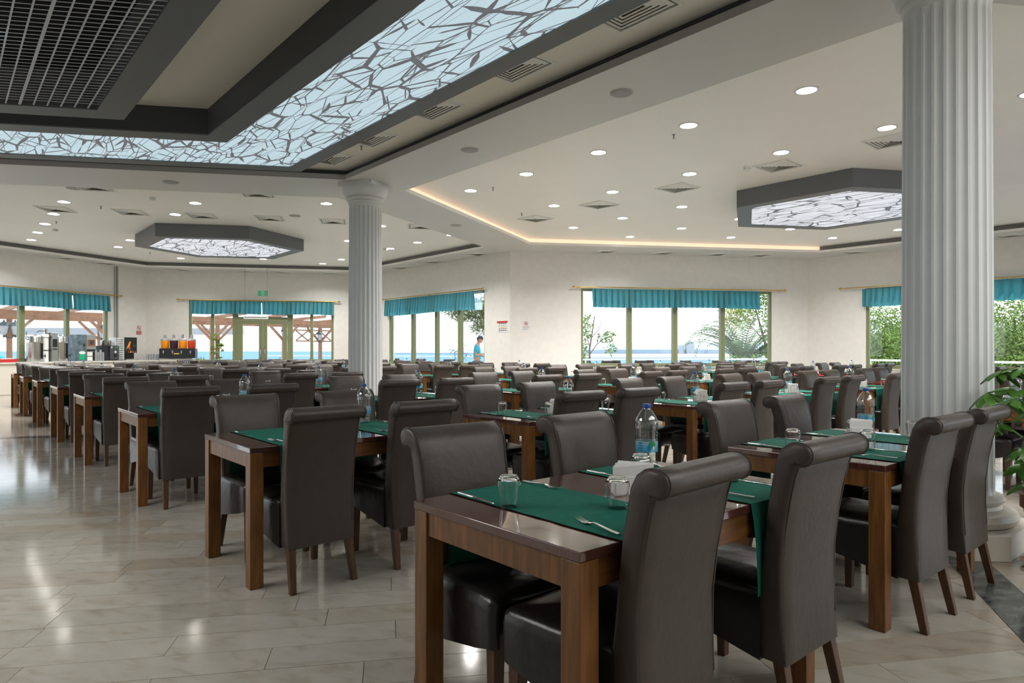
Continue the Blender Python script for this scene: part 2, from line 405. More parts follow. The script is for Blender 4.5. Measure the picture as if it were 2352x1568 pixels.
make_wall('wall_centre', BC, CD, wC, 'cream wall with slanting window between column and corner', ext=0)
make_wall('wall_right', CD, DE, wD, 'cream wall with wide four-pane window right of centre', ext0=0)
make_wall('wall_far_right', DE, E1, wE, 'cream wall partly behind the large fluted column')
make_wall('wall_rear_a', E1, F1, [(1.2,6.6,.8,2.93)], 'side wall outside the picture on the right')
make_wall('wall_rear_b', F1, G1, [(1,5.5,.3,3.0)], 'wall behind the viewpoint')
make_wall('wall_rear_c', G1, H1, [(14.5,18.5,.3,3.0)], 'side wall outside the picture on the left')
make_wall('wall_rear_d', H1, A0, [(1.5,6,.3,3.0)], 'angled wall outside the picture on the left')

def window(name, P, Q, s0, s1, z0, z1, mulls, label, fw=.07, parent_names=True, extra=None):
    r = empty(name, mat4=wmat(P,Q), label=label, kind='structure')
    y0, y1 = .04, .12
    f = MB(); f.box((s0,y0,z0),(s0+fw,y1,z1)); f.box((s1-fw,y0,z0),(s1,y1,z1)); f.box((s0+fw,y0,z1-fw),(s1-fw,y1,z1)); f.box((s0+fw,y0,z0),(s1-fw,y1,z0+fw+.03))
    f.obj('window_frame', M['olive'], r)
    sl = MB(); sl.box((s0-.02,-.05,z0-.03),(s1+.02,.05,z0)); sl.obj('window_sill', M['countertop'], r)
    xs = [s0+fw]
    for m_, w_ in mulls:
        mm = MB(); mm.box((m_-w_/2,y0-.012,z0+fw+.03),(m_+w_/2,y1+.01,z1-fw)); mm.box((m_-.006,y0-.02,z0+fw+.03),(m_+.006,y0-.012,z1-fw))
        mm.obj('mullion', M['olive'], r); xs += [m_-w_/2, m_+w_/2]
    xs.append(s1-fw)
    for i in range(0,len(xs),2):
        g = MB(); g.box((xs[i],.075,z0+fw+.03),(xs[i+1],.081,z1-fw)); g.obj('pane', M['pane'], r)
    return r
window('window_1', A0, AB, 3.7, 7.62, .93, WTOP, [(5.04,.15),(6.34,.11)], 'olive framed window behind the steel urns and coffee machines')
window('window_2', BC, CD, 1.22, 6.38, SILL, WTOP, [(2.62,.14),(3.96,.12),(5.16,.15)], 'olive framed four-pane window with a tree bough outside')
window('window_3', CD, DE, 1.95, 7.60, SILL, WTOP, [(3.34,.14),(4.67,.15),(6.10,.14)], 'wide olive framed window with palm tree outside')
window('window_4', DE, E1, 1.6, 8.2, SILL-.03, WTOP, [(3.25,.14),(4.2,.14),(6.5,.14)], 'olive framed window behind the large fluted column')
window('window_5', A0, AB, .6, 3.4, SILL, WTOP, [(2.0,.12)], 'window on the left wall outside the picture')
for k,(P,Q,ops) in enumerate([(E1,F1,[(1.2,6.6,.8,2.93)]),(F1,G1,[(1,5.5,.3,3.0)]),(G1,H1,[(14.5,18.5,.3,3.0)]),(H1,A0,[(1.5,6,.3,3.0)])]):
    for j,(a,b,c,d) in enumerate(ops): window('window_%d'%(10+4*k+j), P,Q,a,b,c,d,[((a+b)/2,.12)], 'plain window outside the picture')
# glazed door wall B
r = empty('door_1', mat4=wmat(AB,BC), label='olive glazed double door with side lights and transom', kind='structure')
mb = MB()
s0,s1,z1 = 1.30,5.95,WTOP
for a,b in ((s0,s0+.08),(s1-.08,s1),(1.98,2.08),(2.66,2.84),(4.42,4.60),(5.17,5.27)): mb.box((a,.04,0),(b,.12,z1))
for a,b in ((s0+.08,1.98),(2.08,2.66),(4.60,5.17),(5.27,s1-.08)): mb.box((a,.04,.80),(b,.12,.94)); mb.box((a,.04,z1-.07),(b,.12,z1)); mb.box((a,.04,0),(b,.12,.1))
mb.box((2.84,.04,2.28),(4.42,.12,2.38)); mb.box((2.84,.04,z1-.07),(4.42,.12,z1))
mb.obj('door_frame', M['olive'], r)
for a,b in ((s0+.08,1.98),(2.08,2.66),(4.60,5.17),(5.27,s1-.08)):
    g = MB(); g.box((a,.075,.94),(b,.081,z1-.07)); g.obj('pane', M['pane'], r)
    g = MB(); g.box((a,.06,.1),(b,.10,.80)); g.obj('lower_panel', M['olive'], r)
g = MB(); g.box((2.84,.075,2.38),(4.42,.081,z1-.07)); g.obj('transom_pane', M['pane'], r)
for a,b,hx in ((2.85,3.625,3.56),(3.635,4.41,3.70)):
    lf = MB(); 
    for q in (((a,.03,.02),(a+.13,.10,2.27)),((b-.13,.03,.02),(b,.10,2.27)),((a+.13,.03,2.14),(b-.13,.10,2.27)),((a+.13,.03,.80),(b-.13,.10,.93)),((a+.13,.03,.02),(b-.13,.10,.2))): lf.box(*q)
    lo = lf.obj('door_leaf', M['olive'], r)
    g = MB(); g.box((a+.13,.06,.93),(b-.13,.066,2.14)); g.obj('pane', M['pane'], lo)
    g = MB(); g.box((a+.13,.05,.2),(b-.13,.08,.8)); g.obj('lower_panel', M['olive'], lo)
    h = MB(); h.path([(hx,.03,.95),(hx-.0,-.05,1.02),(hx,-.06,1.15),(hx,-.05,1.28),(hx,.03,1.34)], .012, 6); h.obj('door_handle', M['stainless'], lo)

# window reveals behind valance: curtain rods and valances
def rod(P,Q,s0,s1,z,label,group='brass curtain rods'):
    mb = MB(); T = wmat(P,Q)
    mb.tube((s0,-.10,z),(s1,-.10,z),.016,n=10)
    n = int((s1-s0)/.07)
    for i in range(n):   # rope twist ribs
        x = s0+(i+.5)*(s1-s0)/n; mb.tube((x-.014,-.112,z-.012),(x+.014,-.09,z+.014),.011,n=5)
    o = mb.obj('curtain_rod', M['gold'], smooth=40); o.matrix_world = T; tag(o,label,'curtain rod',group)
    for x,sg in ((s0,-1),(s1,1)):
        f = MB(); f.lathe([(.012,0),(.03,.01),(.034,.035),(.018,.06),(.006,.085)],10,Matrix.Translation((x,-.10,z)) @ Matrix.Rotation(sg*PI/2,4,'Y')); f.obj('finial', M['gold'], o, smooth=60)
    for x in (s0+.12,(s0+s1)/2,s1-.12):
        f = MB(); f.box((x-.012,-.10,z-.02),(x+.012,0,z+.01)); f.obj('bracket', M['gold'], o)
    return o
def valance(P,Q,s0,s1,z0,z1,label,pleat=.15,sag=0,group='teal pleated valances'):
    L = s1-s0; n = int(L/pleat)*12; rows = 5; vs = []; fs = []
    for j in range(rows+1):
        t = j/rows; z = z1+(z0-z1)*t
        for i in range(n+1):
            u = i/n; ph = i/12*2*PI; fr = (i%12)/12; a = .014+.034*t; fw_ = .10+.05*math.sin(i//12*2.3)**2
            w = -1+2.6*math.exp(-((fr-.5)/fw_)**2)
            x = s0+L*u+.02*t*math.sin(ph*2+1)+.01*math.sin(i*.37)
            vs.append((x, -.10+a*w+.015*math.sin(u*9), z-.012*math.sin(u*7)*t))
    for j in range(rows):
        for i in range(n): a = j*(n+1)+i; fs.append((a,a+1,a+n+2,a+n+1))
    o = newobj('valance', mesh('valance',vs,fs,M['curtain'],smooth=80)); o.matrix_world = wmat(P,Q); return tag(o,label,'curtain',group)
RZ = 2.955
rod(A0,AB,3.4,7.98,RZ,'brass rope-twist curtain rod above the far left window')
valance(A0,AB,3.5,6.35,2.45,2.93,'teal pleated valance over the left panes of the urn window'); valance(A0,AB,6.38,7.6,2.45,2.92,'teal pleated valance over the coffee machine pane')
rod(AB,BC,1.02,6.1,RZ-.03,'brass curtain rod above the glazed double door')
valance(AB,BC,1.38,3.6,2.46,2.89,'teal pleated valance over the left half of the door',.14); valance(AB,BC,3.62,5.93,2.46,2.89,'teal pleated valance over the right half of the door',.14)
rod(BC,CD,.98,6.42,RZ,'brass curtain rod above the slanting window by the column')
valance(BC,CD,1.12,6.05,2.40,2.92,'teal pleated valance between the column and the tree bough',.15)
rod(CD,DE,1.75,7.92,RZ,'brass curtain rod above the palm tree window')
valance(CD,DE,2.22,7.14,2.42,2.92,'teal pleated valance over the palm tree window',.16)
rod(DE,E1,1.0,8.5,RZ,'brass curtain rod behind the large fluted column')
valance(DE,E1,1.55,4.35,2.43,2.90,'teal pleated valance just left of the large column',.14); valance(DE,E1,4.38,8.2,2.43,2.92,'teal pleated valance at the right edge',.2)
sh = MB(); vs=[];fs=[]
for i in range(41):
    x = 5.9+.44*i/40; y=-.04+.012*math.sin(i*1.9); vs += [(x,y,2.9),(x,y,2.38)]
for i in range(40): fs.append((2*i,2*i+2,2*i+3,2*i+1))
o = newobj('net_curtain', mesh('net',vs,fs,M['sheer'],smooth=80)); o.matrix_world = wmat(BC,CD); tag(o,'white sheer strip beside the teal valance near the bough','curtain')

# ------------------------------------------------------------------ ceiling
CC = Vector((-1.82, 5.54)); AP = 4.73+1.82
def hexa(c, apo, rot=0):   # side facing +x, vertices at +-30 deg..., counter-clockwise
    Rr = apo/math.cos(rad(30)); return [(c[0]+Rr*math.cos(rad(30+60*k+rot)), c[1]+Rr*math.sin(rad(30+60*k+rot))) for k in range(6)]
# the lip corner is measured at (4.73, 9.45); centre row follows from it
CC = Vector((4.73-AP, 9.45-AP*math.tan(rad(30))))
def cen(d): return hexa(CC, AP-d)
recL = [(5.2,10.65),(10.6,13.4),(10.6,20.45),(5.0,23.5),(-.6,20.4),(-.6,14.0)]
recR = [(5.80,9.47),(5.80,1.6),(12.0,-2.2),(17.92,1.2),(17.92,8.25),(11.14,12.29)]
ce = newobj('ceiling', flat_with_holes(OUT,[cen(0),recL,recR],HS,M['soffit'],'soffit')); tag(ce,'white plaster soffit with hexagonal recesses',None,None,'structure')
def recess(poly, name, label, ledsides=()):
    n = len(poly); po = inset_poly(poly,-.12)
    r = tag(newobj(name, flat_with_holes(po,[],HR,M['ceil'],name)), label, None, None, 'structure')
    lip = MB(); band(lip, poly, poly, HS, HS+.06); annulus(lip, po, poly, HS+.055, HS+.06); lip.obj('lip', M['ceil'], r)
    for i in range(n):
        j = (i+1)%n; q = MB(); q.add([(*po[i],HS+.06),(*po[j],HS+.06),(*po[j],HR),(*po[i],HR)],[(0,1,2,3)])
        q.obj('cove_strip', M['led'] if i in ledsides else M['trimgrey'], r)
    return r
recess(recL,'ceiling_recess_left','white ceiling recess with grey cove left of the column')
recess(recR,'ceiling_recess_right','white ceiling recess with warm lit cove on the right',(4,5))
# fix: right recess polygon given clockwise -> handled by flat normals
# centre coffer
r = tag(newobj('ceiling_coffer', flat_with_holes(cen(-.06),[],4.02,M['beige'],'coffer_top')),'beige sunken ceiling band around the lit ring',None,None,'structure')
q = MB(); band(q, cen(0), cen(0), HS, 3.95); annulus(q, cen(-.06), cen(0), 3.945, 3.95); q.obj('fascia', M['greyl'], r)
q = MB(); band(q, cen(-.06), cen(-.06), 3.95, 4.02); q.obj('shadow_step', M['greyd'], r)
# shallow dark outer border of beige band
ring = empty('ceiling_light_ring', (0,0,0), label='hexagonal backlit ring with branch pattern in grey frame at top left', cat='ceiling light')
q = MB(); annulus(q, cen(.93), cen(1.13), 3.72, 4.02); q.obj('outer_frame', M['grey'], ring)
q = MB(); annulus(q, cen(2.13), cen(2.38), 3.72, 4.015); q.obj('inner_frame', M['grey'], ring)
q = MB(); annulus(q, cen(2.378), cen(2.386), 3.735, 4.018); q.obj('inner_fascia', M['greyd'], ring)
q = MB(); annulus(q, cen(1.13), cen(2.13), 3.735, 3.75); q.obj('lattice_panel', M['lattice'], ring)
gb = empty('ceiling_grille', (0,0,0), label='black open-cell ceiling grille in a grey hexagonal box, top left corner', cat='ceiling panel')
q = MB(); annulus(q, cen(3.33), cen(3.58), 3.54, 4.018); q.obj('grille_frame', M['grey'], gb)
q = MB(); q.prism(cen(3.581), 3.90, 4.0); q.obj('black_void', M['black'], gb)
hx = cen(3.58)
def clip_line(p, d):   # segment of line p+t*d inside hexagon hx
    t0, t1 = -1e9, 1e9
    for i in range(6):
        a = Vector(hx[i]); b = Vector(hx[(i+1)%6]); e = b-a; nn = Vector((-e.y,e.x)); den = nn.dot(d); num = nn.dot(a-p)
        if abs(den) < 1e-9:
            if num > 0: return None
            continue
        t = num/den
        if den > 0: t0 = max(t0,t)
        else: t1 = min(t1,t)
    return (t0,t1) if t1-t0 > .05 else None
ud = Vector((0,1)); bd = Vector((.866,-.5)); 
k = -30; gmesh = {}
while k <= 30:
    p = CC+Vector((k*.1,0)); s = clip_line(p, ud)
    if s and p.x > -2.6:
        q = MB(); w = .006 if k % 6 else .011
        q.box((-w,s[0],3.551 if k%6 else 3.549),(w,s[1],3.556), Matrix.Translation((p.x,p.y,0))); q.obj('grille_bar', M['grill'], gb)
    k += 1
q = MB(); nb = Vector((.5,.866)); 
for k in range(-42,43):
    p = CC+nb*(k*.068); s = clip_line(p, bd)
    if s:
        T = Matrix.Translation((p.x,p.y,0)) @ Matrix.Rotation(rad(-30),4,'Z'); q.box((s[0],-.003,3.557),(s[1],.003,3.561),T)
tag(q.obj('cross_bars', M['grill'], gb), kind='stuff')
q = MB(); q.prism(OUT, 4.2, 4.3); tag(q.obj('unseen_roof_slab', M['greyl']),'unseen roof slab added above the ceilings against sky light',None,None,'structure')  # unseen slab, added to keep sky light out of the hall

# pendant hexagon lamps
def hexlamp(c, label):
    r = empty('hexagon_lamp', (c[0],c[1],3.75), label=label, cat='ceiling light', group='hexagonal ceiling lamps')
    q = MB(); annulus(q, hexa((0,0),1.69), hexa((0,0),1.44), 0, .288); q.obj('lamp_frame', M['grey'], r)
    q = MB(); q.prism(hexa((0,0),1.44), .012, .03); q.obj('lattice_panel', M['lattice2'], r)
    return r
hexlamp((5.3,17.17),'grey hexagonal ceiling lamp with branch pattern, left of the small column')
hexlamp((12.27,5.35),'grey hexagonal ceiling lamp with branch pattern, beside the large column')

# downlights, vents, detectors
dl0 = None
dld = bpy.data.lights.new('downlight_lamp','AREA'); dld.shape='DISK'; dld.size=.2; dld.energy=19.5; dld.color=(1,.98,.95); dld.spread=rad(136)
def downlight(x,y,label):
    global dl0
    lo_ = bpy.data.objects.new('downlight_lamp',dld); COL.objects.link(lo_); lo_.location=(x,y,HR-.008)
    if dl0 is None:
        r = empty('downlight', (x,y,HR), label=label, cat='downlight', group='round recessed downlights')
        q = MB(); q.lathe([(.125,-.004),(.125,0.0),(.1,0.0),(.1,-.004)],24,cap0=False,cap1=False); q.add([],[]) 
        q2 = MB(); n=24
        vs=[((.125 if k else .103)*math.cos(2*PI*i/n),(.125 if k else .103)*math.sin(2*PI*i/n),-.006) for k in (0,1) for i in range(n)]
        q.add(vs,[(i,n+i,n+(i+1)%n,(i+1)%n) for i in range(n)]); q.obj('trim_ring', M['white'], r)
        q = MB(); q.lathe([(.103,-.004),(.103,-.001)],24); q.obj('lens', M['dl'], r); dl0 = r; return r
    return copy_tree(dl0, (x,y,HR), label=label)
ordn = ['first','second','third','fourth','fifth','sixth','seventh','eighth','ninth','tenth','eleventh','twelfth']
RDL = {7.05:[3.39,4.87,6.36,7.88,9.33], 9.0:[3.31,4.69,6.20,7.79,9.26], 10.95:[7.72,9.20,10.64], 12.9:[7.65,9.10,10.6], 14.86:[7.53,9.04], 16.85:[5.95,7.45]}
for ci,(x,ys) in enumerate(RDL.items()):
    for i,y in enumerate(ys): downlight(x,y,'round white downlight, %s from the front in the %s line of the right recess'%(ordn[i],ordn[ci]))
downlight(8.99,1.85,'round white downlight at the right edge of the right recess')
LDL = {1.8:[15.0,16.47,17.9,19.32,20.73], 3.7:[13.51,14.91,19.17,20.63], 5.6:[11.94,21.95], 7.55:[13.3,20.46], 7.94:[15.67], 9.42:[13.26,14.74,16.11,19.05,20.35]}
for ci,(x,ys) in enumerate(LDL.items()):
    for i,y in enumerate(ys): downlight(x,y,'round white downlight, %s from the front in the %s line of the left recess'%(ordn[i],ordn[ci]))
vt = None
def vent(x,y,z,label,rz=0,sx=.56,sy=.56):
    global vt
    key = (sx,sy)
    if vt is None: vt = {}
    if key not in vt:
        r = empty('ceiling_vent', (x,y,z), rz, label=label, cat='vent', group='ceiling air vents' if sx==sy else 'long vents in the beige band')
        q = MB(); hx_,hy_ = sx/2,sy/2
        sq = lambda a,b:[(-a,-b),(a,-b),(a,b),(-a,b)]
        annulus(q, sq(hx_,hy_), sq(hx_-.03,hy_-.03), -.012, 0); q.obj('vent_frame', M['white'], r)
        q = MB(); q.box((-hx_+.03,-hy_+.03,-.001),(hx_-.03,hy_-.03,.0)); q.obj('vent_back', M['ventback'], r)
        k = .05
        while k < min(hx_,hy_)-.02:
            q = MB(); n0=sq(hx_-k,hy_-k); n1=sq(hx_-k-.040,hy_-k-.040)
            if min(hx_,hy_)-k-.040 > 0: band(q, n0, n1, -.006, -.014); q.obj('louvre', M['white'], r)
            k += .042
        vt[key] = r; return r
    return copy_tree(vt[key], (x,y,z), rz, label=label)
for i,(x,y) in enumerate([(9.60,3.48),(9.62,5.05),(9.62,6.86),(9.60,8.64),(9.60,10.44)]): vent(x,y,HR,'square louvred ceiling vent, %s from the front in the right recess'%ordn[i])
for i,(x,y) in enumerate([(1.77,15.88),(2.96,15.24),(4.16,14.68),(5.32,14.04),(6.48,13.49),(8.25,12.78)]): vent(x,y,HR,'square louvred ceiling vent, %s from the left in the left recess'%ordn[i],rad(60))
vent(4.3,11.96,HR,'square louvred vent near the beam in front of the hexagon lamp',rad(60)); vent(2.01,13.3,HR,'square louvred vent near the beam at far left',rad(60))
for i,(x,y,rz) in enumerate([(2.76,22.6,30),(3.85,23.2,30),(6.08,23.45,-30),(7.81,22.5,-30),(8.79,22.0,-30),(10.09,21.2,-30),(11.08,18.38,0),(11.08,16.52,0),(11.1,14.4,0),(13.37,11.82,-30),(14.75,11.0,-30),(16.07,10.2,-30),(17.12,9.55,-30),(18.5,7.61,0),(18.5,4.2,0)]):
    vent(x,y,HS,'small vent in the outer soffit, %s from the left along the far walls'%(ordn+['thirteenth','fourteenth','fifteenth'])[i],rad(rz))
for i,y in enumerate([3.48,4.92,6.39,7.80,9.0]): vent(4.27,y,4.02,'long vent in the beige band, %s from the right'%ordn[i],0,.46,.66)
for i,(x,y,z) in enumerate([(1.78,13.62,HR),(5.61,13.44,HR),(2.75,11.34,HS),(5.26,6.98,HS),(5.26,4.43,HS),(8.22,11.39,HS)]):
    q = MB(); q.lathe([(.11,-.01),(.12,-.002),(.12,0)],24); o = q.obj('ceiling_speaker', M['lightgrey'], smooth=40, loc=(x,y,z))
    tag(o, ['flat round cover above the left vents','flat round cover left of the small column','round speaker on the beam above the left lamp','round grey speaker on the beam, middle one','round grey speaker on the beam nearest the camera','round speaker on the beam behind the small column'][i],'speaker','round ceiling speakers')
    q = MB(); q.lathe([(.098,-.013),(.098,-.009)],24); q.obj('mesh_cover', M['greyl'], o)
for i,(x,y) in enumerate([(9.31,5.39),(2.97,13.51),(2.06,18.52),(9.29,16.15)]):
    q = MB(); q.lathe([(.045,-.055),(.05,-.035),(.055,-.02),(.06,0)],16); o = q.obj('smoke_detector', M['white'], smooth=50, loc=(x,y,HR))
    tag(o,['smoke detector beside the large right vent','smoke detector above the left hexagon lamp','smoke detector at far left of the recess','smoke detector right of the small column'][i],'smoke detector','smoke detectors')
    q = MB(); q.lathe([(.052,-.032),(.052,-.026)],16); q.obj('sensor_gap', M['ink'], o)
for i,(x,y) in enumerate([(7.2,5.8-.6),(7.2,8.9),(9.0,10.2),(2.4,15.0),(1.95,17.4),(4.6,21.2),(9.2,18.0),(4.35,8.2)]):
    z = HR if i<7 else 4.02
    q = MB(); q.lathe([(.022,-.004),(.022,0)],10); q.tube((0,0,-.045),(0,0,-.004),.008,n=6); q.lathe([(.014,-.052),(.014,-.048)],8)
    tag(q.obj('sprinkler', M['trimgrey'], loc=(x,y,z)),'tiny sprinkler head in the ceiling, %s one'%ordn[i],'sprinkler','ceiling sprinklers')
for x,y,l,m_ in ((-.1,4.9,'small grey ballast box on the black grille','lightgrey'),(.24,6.05,'small lit lamp on the black grille','dl2')):
    if m_=='dl2': M['dl2'] = mat('small_led', (1,1,1), .5, emit=(.85,.93,1), es=4)
    q = MB(); q.box((-.05,-.025,-.02),(.05,.025,.0)); tag(q.obj('grille_lamp', M[m_], loc=(x,y,3.543), rot=(0,0,rad(-30))), l, 'lamp', 'lamps on the black grille')

# ------------------------------------------------------------------ columns
def column(x,y,label):
    r = empty('fluted_column', (x,y,0), label=label, cat='column', group='white fluted columns')
    N = 24; per = 8; rb, rt = .268, .252; z0, z1 = .34, HS-.36; vs = []; fs = []
    zs = [z0, z0+.03, z0+.055]+[z0+(z1-z0)*k/6 for k in range(1,6)]+[z1-.055, z1-.03, z1]
    for z in zs:
        t = (z-z0)/(z1-z0); rr = rb+(rt-rb)*t; dz = min(z-z0, z1-z); dep = .017*(0 if dz < .02 else (.7 if dz < .04 else 1))
        for i in range(N*per):
            a = 2*PI*i/(N*per); ph = (i%per)/per
            c = 0 if (ph < .14 or ph > .86) else math.sqrt(max(0,1-((ph-.5)/.38)**2))
            q_ = rr-dep*c; vs.append((q_*math.cos(a), q_*math.sin(a), z))
    n = N*per
    for k in range(len(zs)-1):
        for i in range(n): j=(i+1)%n; fs.append((k*n+i,k*n+j,(k+1)*n+j,(k+1)*n+i))
    newobj('shaft', mesh('shaft',vs,fs,M['col'],smooth=50), r)
    q = MB(); h = HS
    q.lathe([(.252,h-.36),(.252,h-.325),(.262,h-.318),(.272,h-.30),(.272,h-.285),(.264,h-.278),(.282,h-.268),(.296,h-.248),(.296,h-.235),(.285,h-.222),(.30,h-.215),(.325,h-.18),(.338,h-.15),(.342,h-.145),(.350,h-.11),(.352,h-.08),(.345,h-.06)],48)
    q.obj('capital', M['col'], r, smooth=35)
    q = MB(); q.box((-.30,-.30,h-.06),(.30,.30,h)); q.obj('abacus', M['col'], r, rot=(0,0,rad(28)))
    q = MB(); q.lathe([(.36,.15),(.385,.165),(.40,.20),(.385,.235),(.35,.25),(.31,.255),(.30,.275),(.32,.295),(.325,.31),(.31,.33),(.272,.34)],40); q.obj('base_torus', M['plinth'], r, smooth=40)
    c=.15; a=.42; q = MB(); q.prism([(-a+c,-a),(a-c,-a),(a,-a+c),(a,a-c),(a-c,a),(-a+c,a),(-a,a-c),(-a,-a+c)],0,.152); q.obj('plinth', M['plinth'], r, bevel=.004)
    return r
column(5.14,1.52,'large white fluted column at the right')
column(5.14,9.56,'white fluted column with round capital left of centre')

# ------------------------------------------------------------------ floor
bdv = Vector((.866025,-.5)); ndv = Vector((.5,.866025))
B0,B1,N0,N1 = -3.7,6.15,2.2,6.6
def bn(b,n): v = bdv*b+ndv*n; return (v.x,v.y)
hole = [bn(B0,N0),bn(B1,N0),bn(B1,N1),bn(B0,N1)]
# subfloor and polished floor with the near planks laid in
fo = newobj('floor', flat_with_holes(OUT,[hole],0,M['floor'],'floor',up=True)); tag(fo,'polished beige marble floor laid in long planks',None,None,'structure')
gr = newobj('grout_bed', flat_with_holes(hole,[],-.008,M['grout'],'grout',up=True), fo)
n = N0; meshes = {}
while n < N1-.01:
    b = B0-R.uniform(0,.6)
    while b < B1:
        L = R.choice((.65,.8,.95,1.1,1.25)); b0=max(b,B0); b1=min(b+L,B1)
        if b1-b0 > .05:
            key = round(b1-b0,2)
            if key not in meshes:
                q = MB(); l=b1-b0-.0025; q.box((0,0,-.02),(l,.1976,0)); me=q.me('plank',M['plank']); meshes[key]=me
            o = newobj('plank', meshes[key], fo); v = bdv*b0+ndv*n; o.location=(v.x,v.y,R.uniform(-.0004,.0)); o.rotation_euler=(0,0,rad(-30))
        b += L
    n += .2
for i,(p,q_) in enumerate([((5.14,1.52),(-1.82,-2.5)),((5.14,1.52),(5.14,9.56)),((5.14,9.56),(-1.82,13.58)),((5.14,1.52),(12.1,-2.5)),((5.14,9.56),(11.4,13.2)),((-1.82,13.58),(-8.8,9.56))]):
    p=Vector(p);q_=Vector(q_);d=(q_-p).normalized();L=(q_-p).length; nn=Vector((-d.y,d.x))
    s=.3; a=p+d*s; mb=MB(); T=Matrix.Translation((a.x,a.y,0)) @ Matrix.Rotation(math.atan2(d.y,d.x),4,'Z'); mb.box((0,-.125,-.004),(L-.6,.10,.0022),T)
    tag(mb.obj('trim_%d'%(i+1), M['band']),'dark green marble band set in the floor between columns',None,None,'structure')

# ------------------------------------------------------------------ chair
def outline_normals(pts):
    n=len(pts); out=[]
    for i in range(n):
        a=Vector(pts[i-1]); c=Vector(pts[(i+1)%n]); e=(c-a).normalized(); out.append(Vector((e.y,-e.x)))
    return out
def back_profile():   # (y,z), counter-clockwise seen from +x: starts rear bottom, up the rear, over the roll, down the front
    rear=[(0.0,.225),(.006,.32),(.012,.44),(.012,.56),(.0,.68),(-.018,.78),(-.034,.855),(-.046,.892)]
    roll=[]
    cy_,cz_,rr=-.062,.933,.037
    for k in range(10):
        a=rad(-62-22*k); roll.append((cy_+rr*math.cos(a), cz_+rr*math.sin(a)))
    top=[(-.045,.971),(-.020,.964),(.004,.946),(.022,.912)]
    front=[(.036,.86),(.052,.78),(.066,.68),(.078,.58),(.09,.49),(.10,.42),(.10,.30),(.10,.228)]
    return rear+roll+top+front
def build_back(seed=0):
    prof=back_profile(); nr=outline_normals(prof); n=len(prof)
    # make sure normals point outwards
    c=Vector((.03,.6)); 
    if sum((Vector(p)-c).dot(m_) for p,m_ in zip(prof,nr))<0: nr=[-m_ for m_ in nr]
    rr=random.Random(seed)
    def halfw(z): return .193+.013*min(1,max(0,(z-.25)/.6))
    sl=[(-1,.012),(-.985,.004),(-.955,0),(-.6,0),(-.2,0),(.2,0),(.6,0),(.955,0),(.985,.004),(1,.012)]
    vs=[];fs=[]
    for u,ins in sl:
        for (y,z),m_ in zip(prof,nr):
            bul=.006*math.cos(u*PI/2)*(1 if .3<z<.85 else 0)
            p=Vector((y,z))+m_*(-ins+bul); w=halfw(z)+(.013 if z>.893 and y<-.035 else (.007 if z>.91 else 0))
            wr=.0016*rr.uniform(-1,1) if z<.86 else 0
            vs.append((u*w,p.x+wr,p.y))
    S=len(sl)
    for s in range(S-1):
        for i in range(n):
            j=(i+1)%n; fs.append((s*n+i,(s+1)*n+i,(s+1)*n+j,s*n+j))
    fs.append(tuple(range(n))); fs.append(tuple(reversed(range((S-1)*n,S*n))))
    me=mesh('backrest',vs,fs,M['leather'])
    b=bmesh.new(); b.from_mesh(me); bmesh.ops.recalc_face_normals(b,faces=b.faces); bmesh.ops.triangulate(b,faces=[f for f in b.faces if len(f.verts)>6]); b.to_mesh(me); b.free()
    for p in me.polygons: p.use_smooth=True
    me.set_sharp_from_angle(angle=rad(55))
    return me
def build_piping(sg):
    prof=back_profile(); q=MB()
    if 1:
        pts=[]
        for y,z in prof[1:]:
            w=.193+.013*min(1,max(0,(z-.25)/.6))+(.013 if z>.893 and y<-.035 else (.007 if z>.91 else 0)); pts.append((sg*(w-.012),y,z))
        # push slightly outwards
        c=Vector((0,.03,.6))
        q.path(pts,.0032,5)
    return q.me('piping',M['seam'],smooth=60)
def build_seat():
    per=[]; xw_f,xw_r=.218,.204; y0,y1=.085,.505; cr=.03
    def corner(cx,cy,a0):
        return [(cx+cr*math.cos(rad(a0+30*k)),cy+cr*math.sin(rad(a0+30*k))) for k in range(4)]
    per+=corner(xw_f-cr,y1-cr,0)                       # front right
    per+=[(x*xw_f,y1) for x in (.6,.3,0,-.3,-.6)]
    per+=corner(-xw_f+cr,y1-cr,90)
    per+=[(-xw_f+(xw_f-xw_r)*k/4,y1-(y1-y0)*k/4) for k in (1,2,3)]
    per+=[(-xw_r,y0),(0,y0),(xw_r,y0)]
    per+=[(xw_r+(xw_f-xw_r)*k/4,y0+(y1-y0)*k/4) for k in (1,2,3)]
    def zb(x,y):
        t=(y-y0)/(y1-y0); z=.225+.085*t
        if t>.9: z=.31+.055*max(0,1-(x/.19)**2)**.6
        return z
    rings=[([(x,y,zb(x,y)) for x,y in per])]
    c=Vector((0,(y0+y1)/2))
    def ring(ins,z,crown=0):
        o_=[]
        for x,y in per:
            v=Vector((x,y))-c; L=v.length; v=v*(max(0,L-ins)/L); o_.append((c.x+v.x,c.y+v.y,z))
        return o_
    rings+= [ring(-.002,.36),ring(-.004,.43),ring(0,.455),ring(.012,.470),ring(.05,.480),ring(.12,.487)]
    vs=[];fs=[];n=len(per)
    for rg in rings: vs+=rg
    for k in range(len(rings)-1):
        for i in range(n): j=(i+1)%n; fs.append((k*n+i,k*n+j,(k+1)*n+j,(k+1)*n+i))
    vs.append((c.x,c.y,.489)); ci=len(vs)-1
    for i in range(n): fs.append(((len(rings)-1)*n+i,(len(rings)-1)*n+(i+1)%n,ci))
    vs.append((c.x,c.y,.30)); cb=len(vs)-1
    for i in range(n): fs.append(((i+1)%n,i,cb))
    return mesh('seat',vs,fs,M['leatherd'],smooth=50)
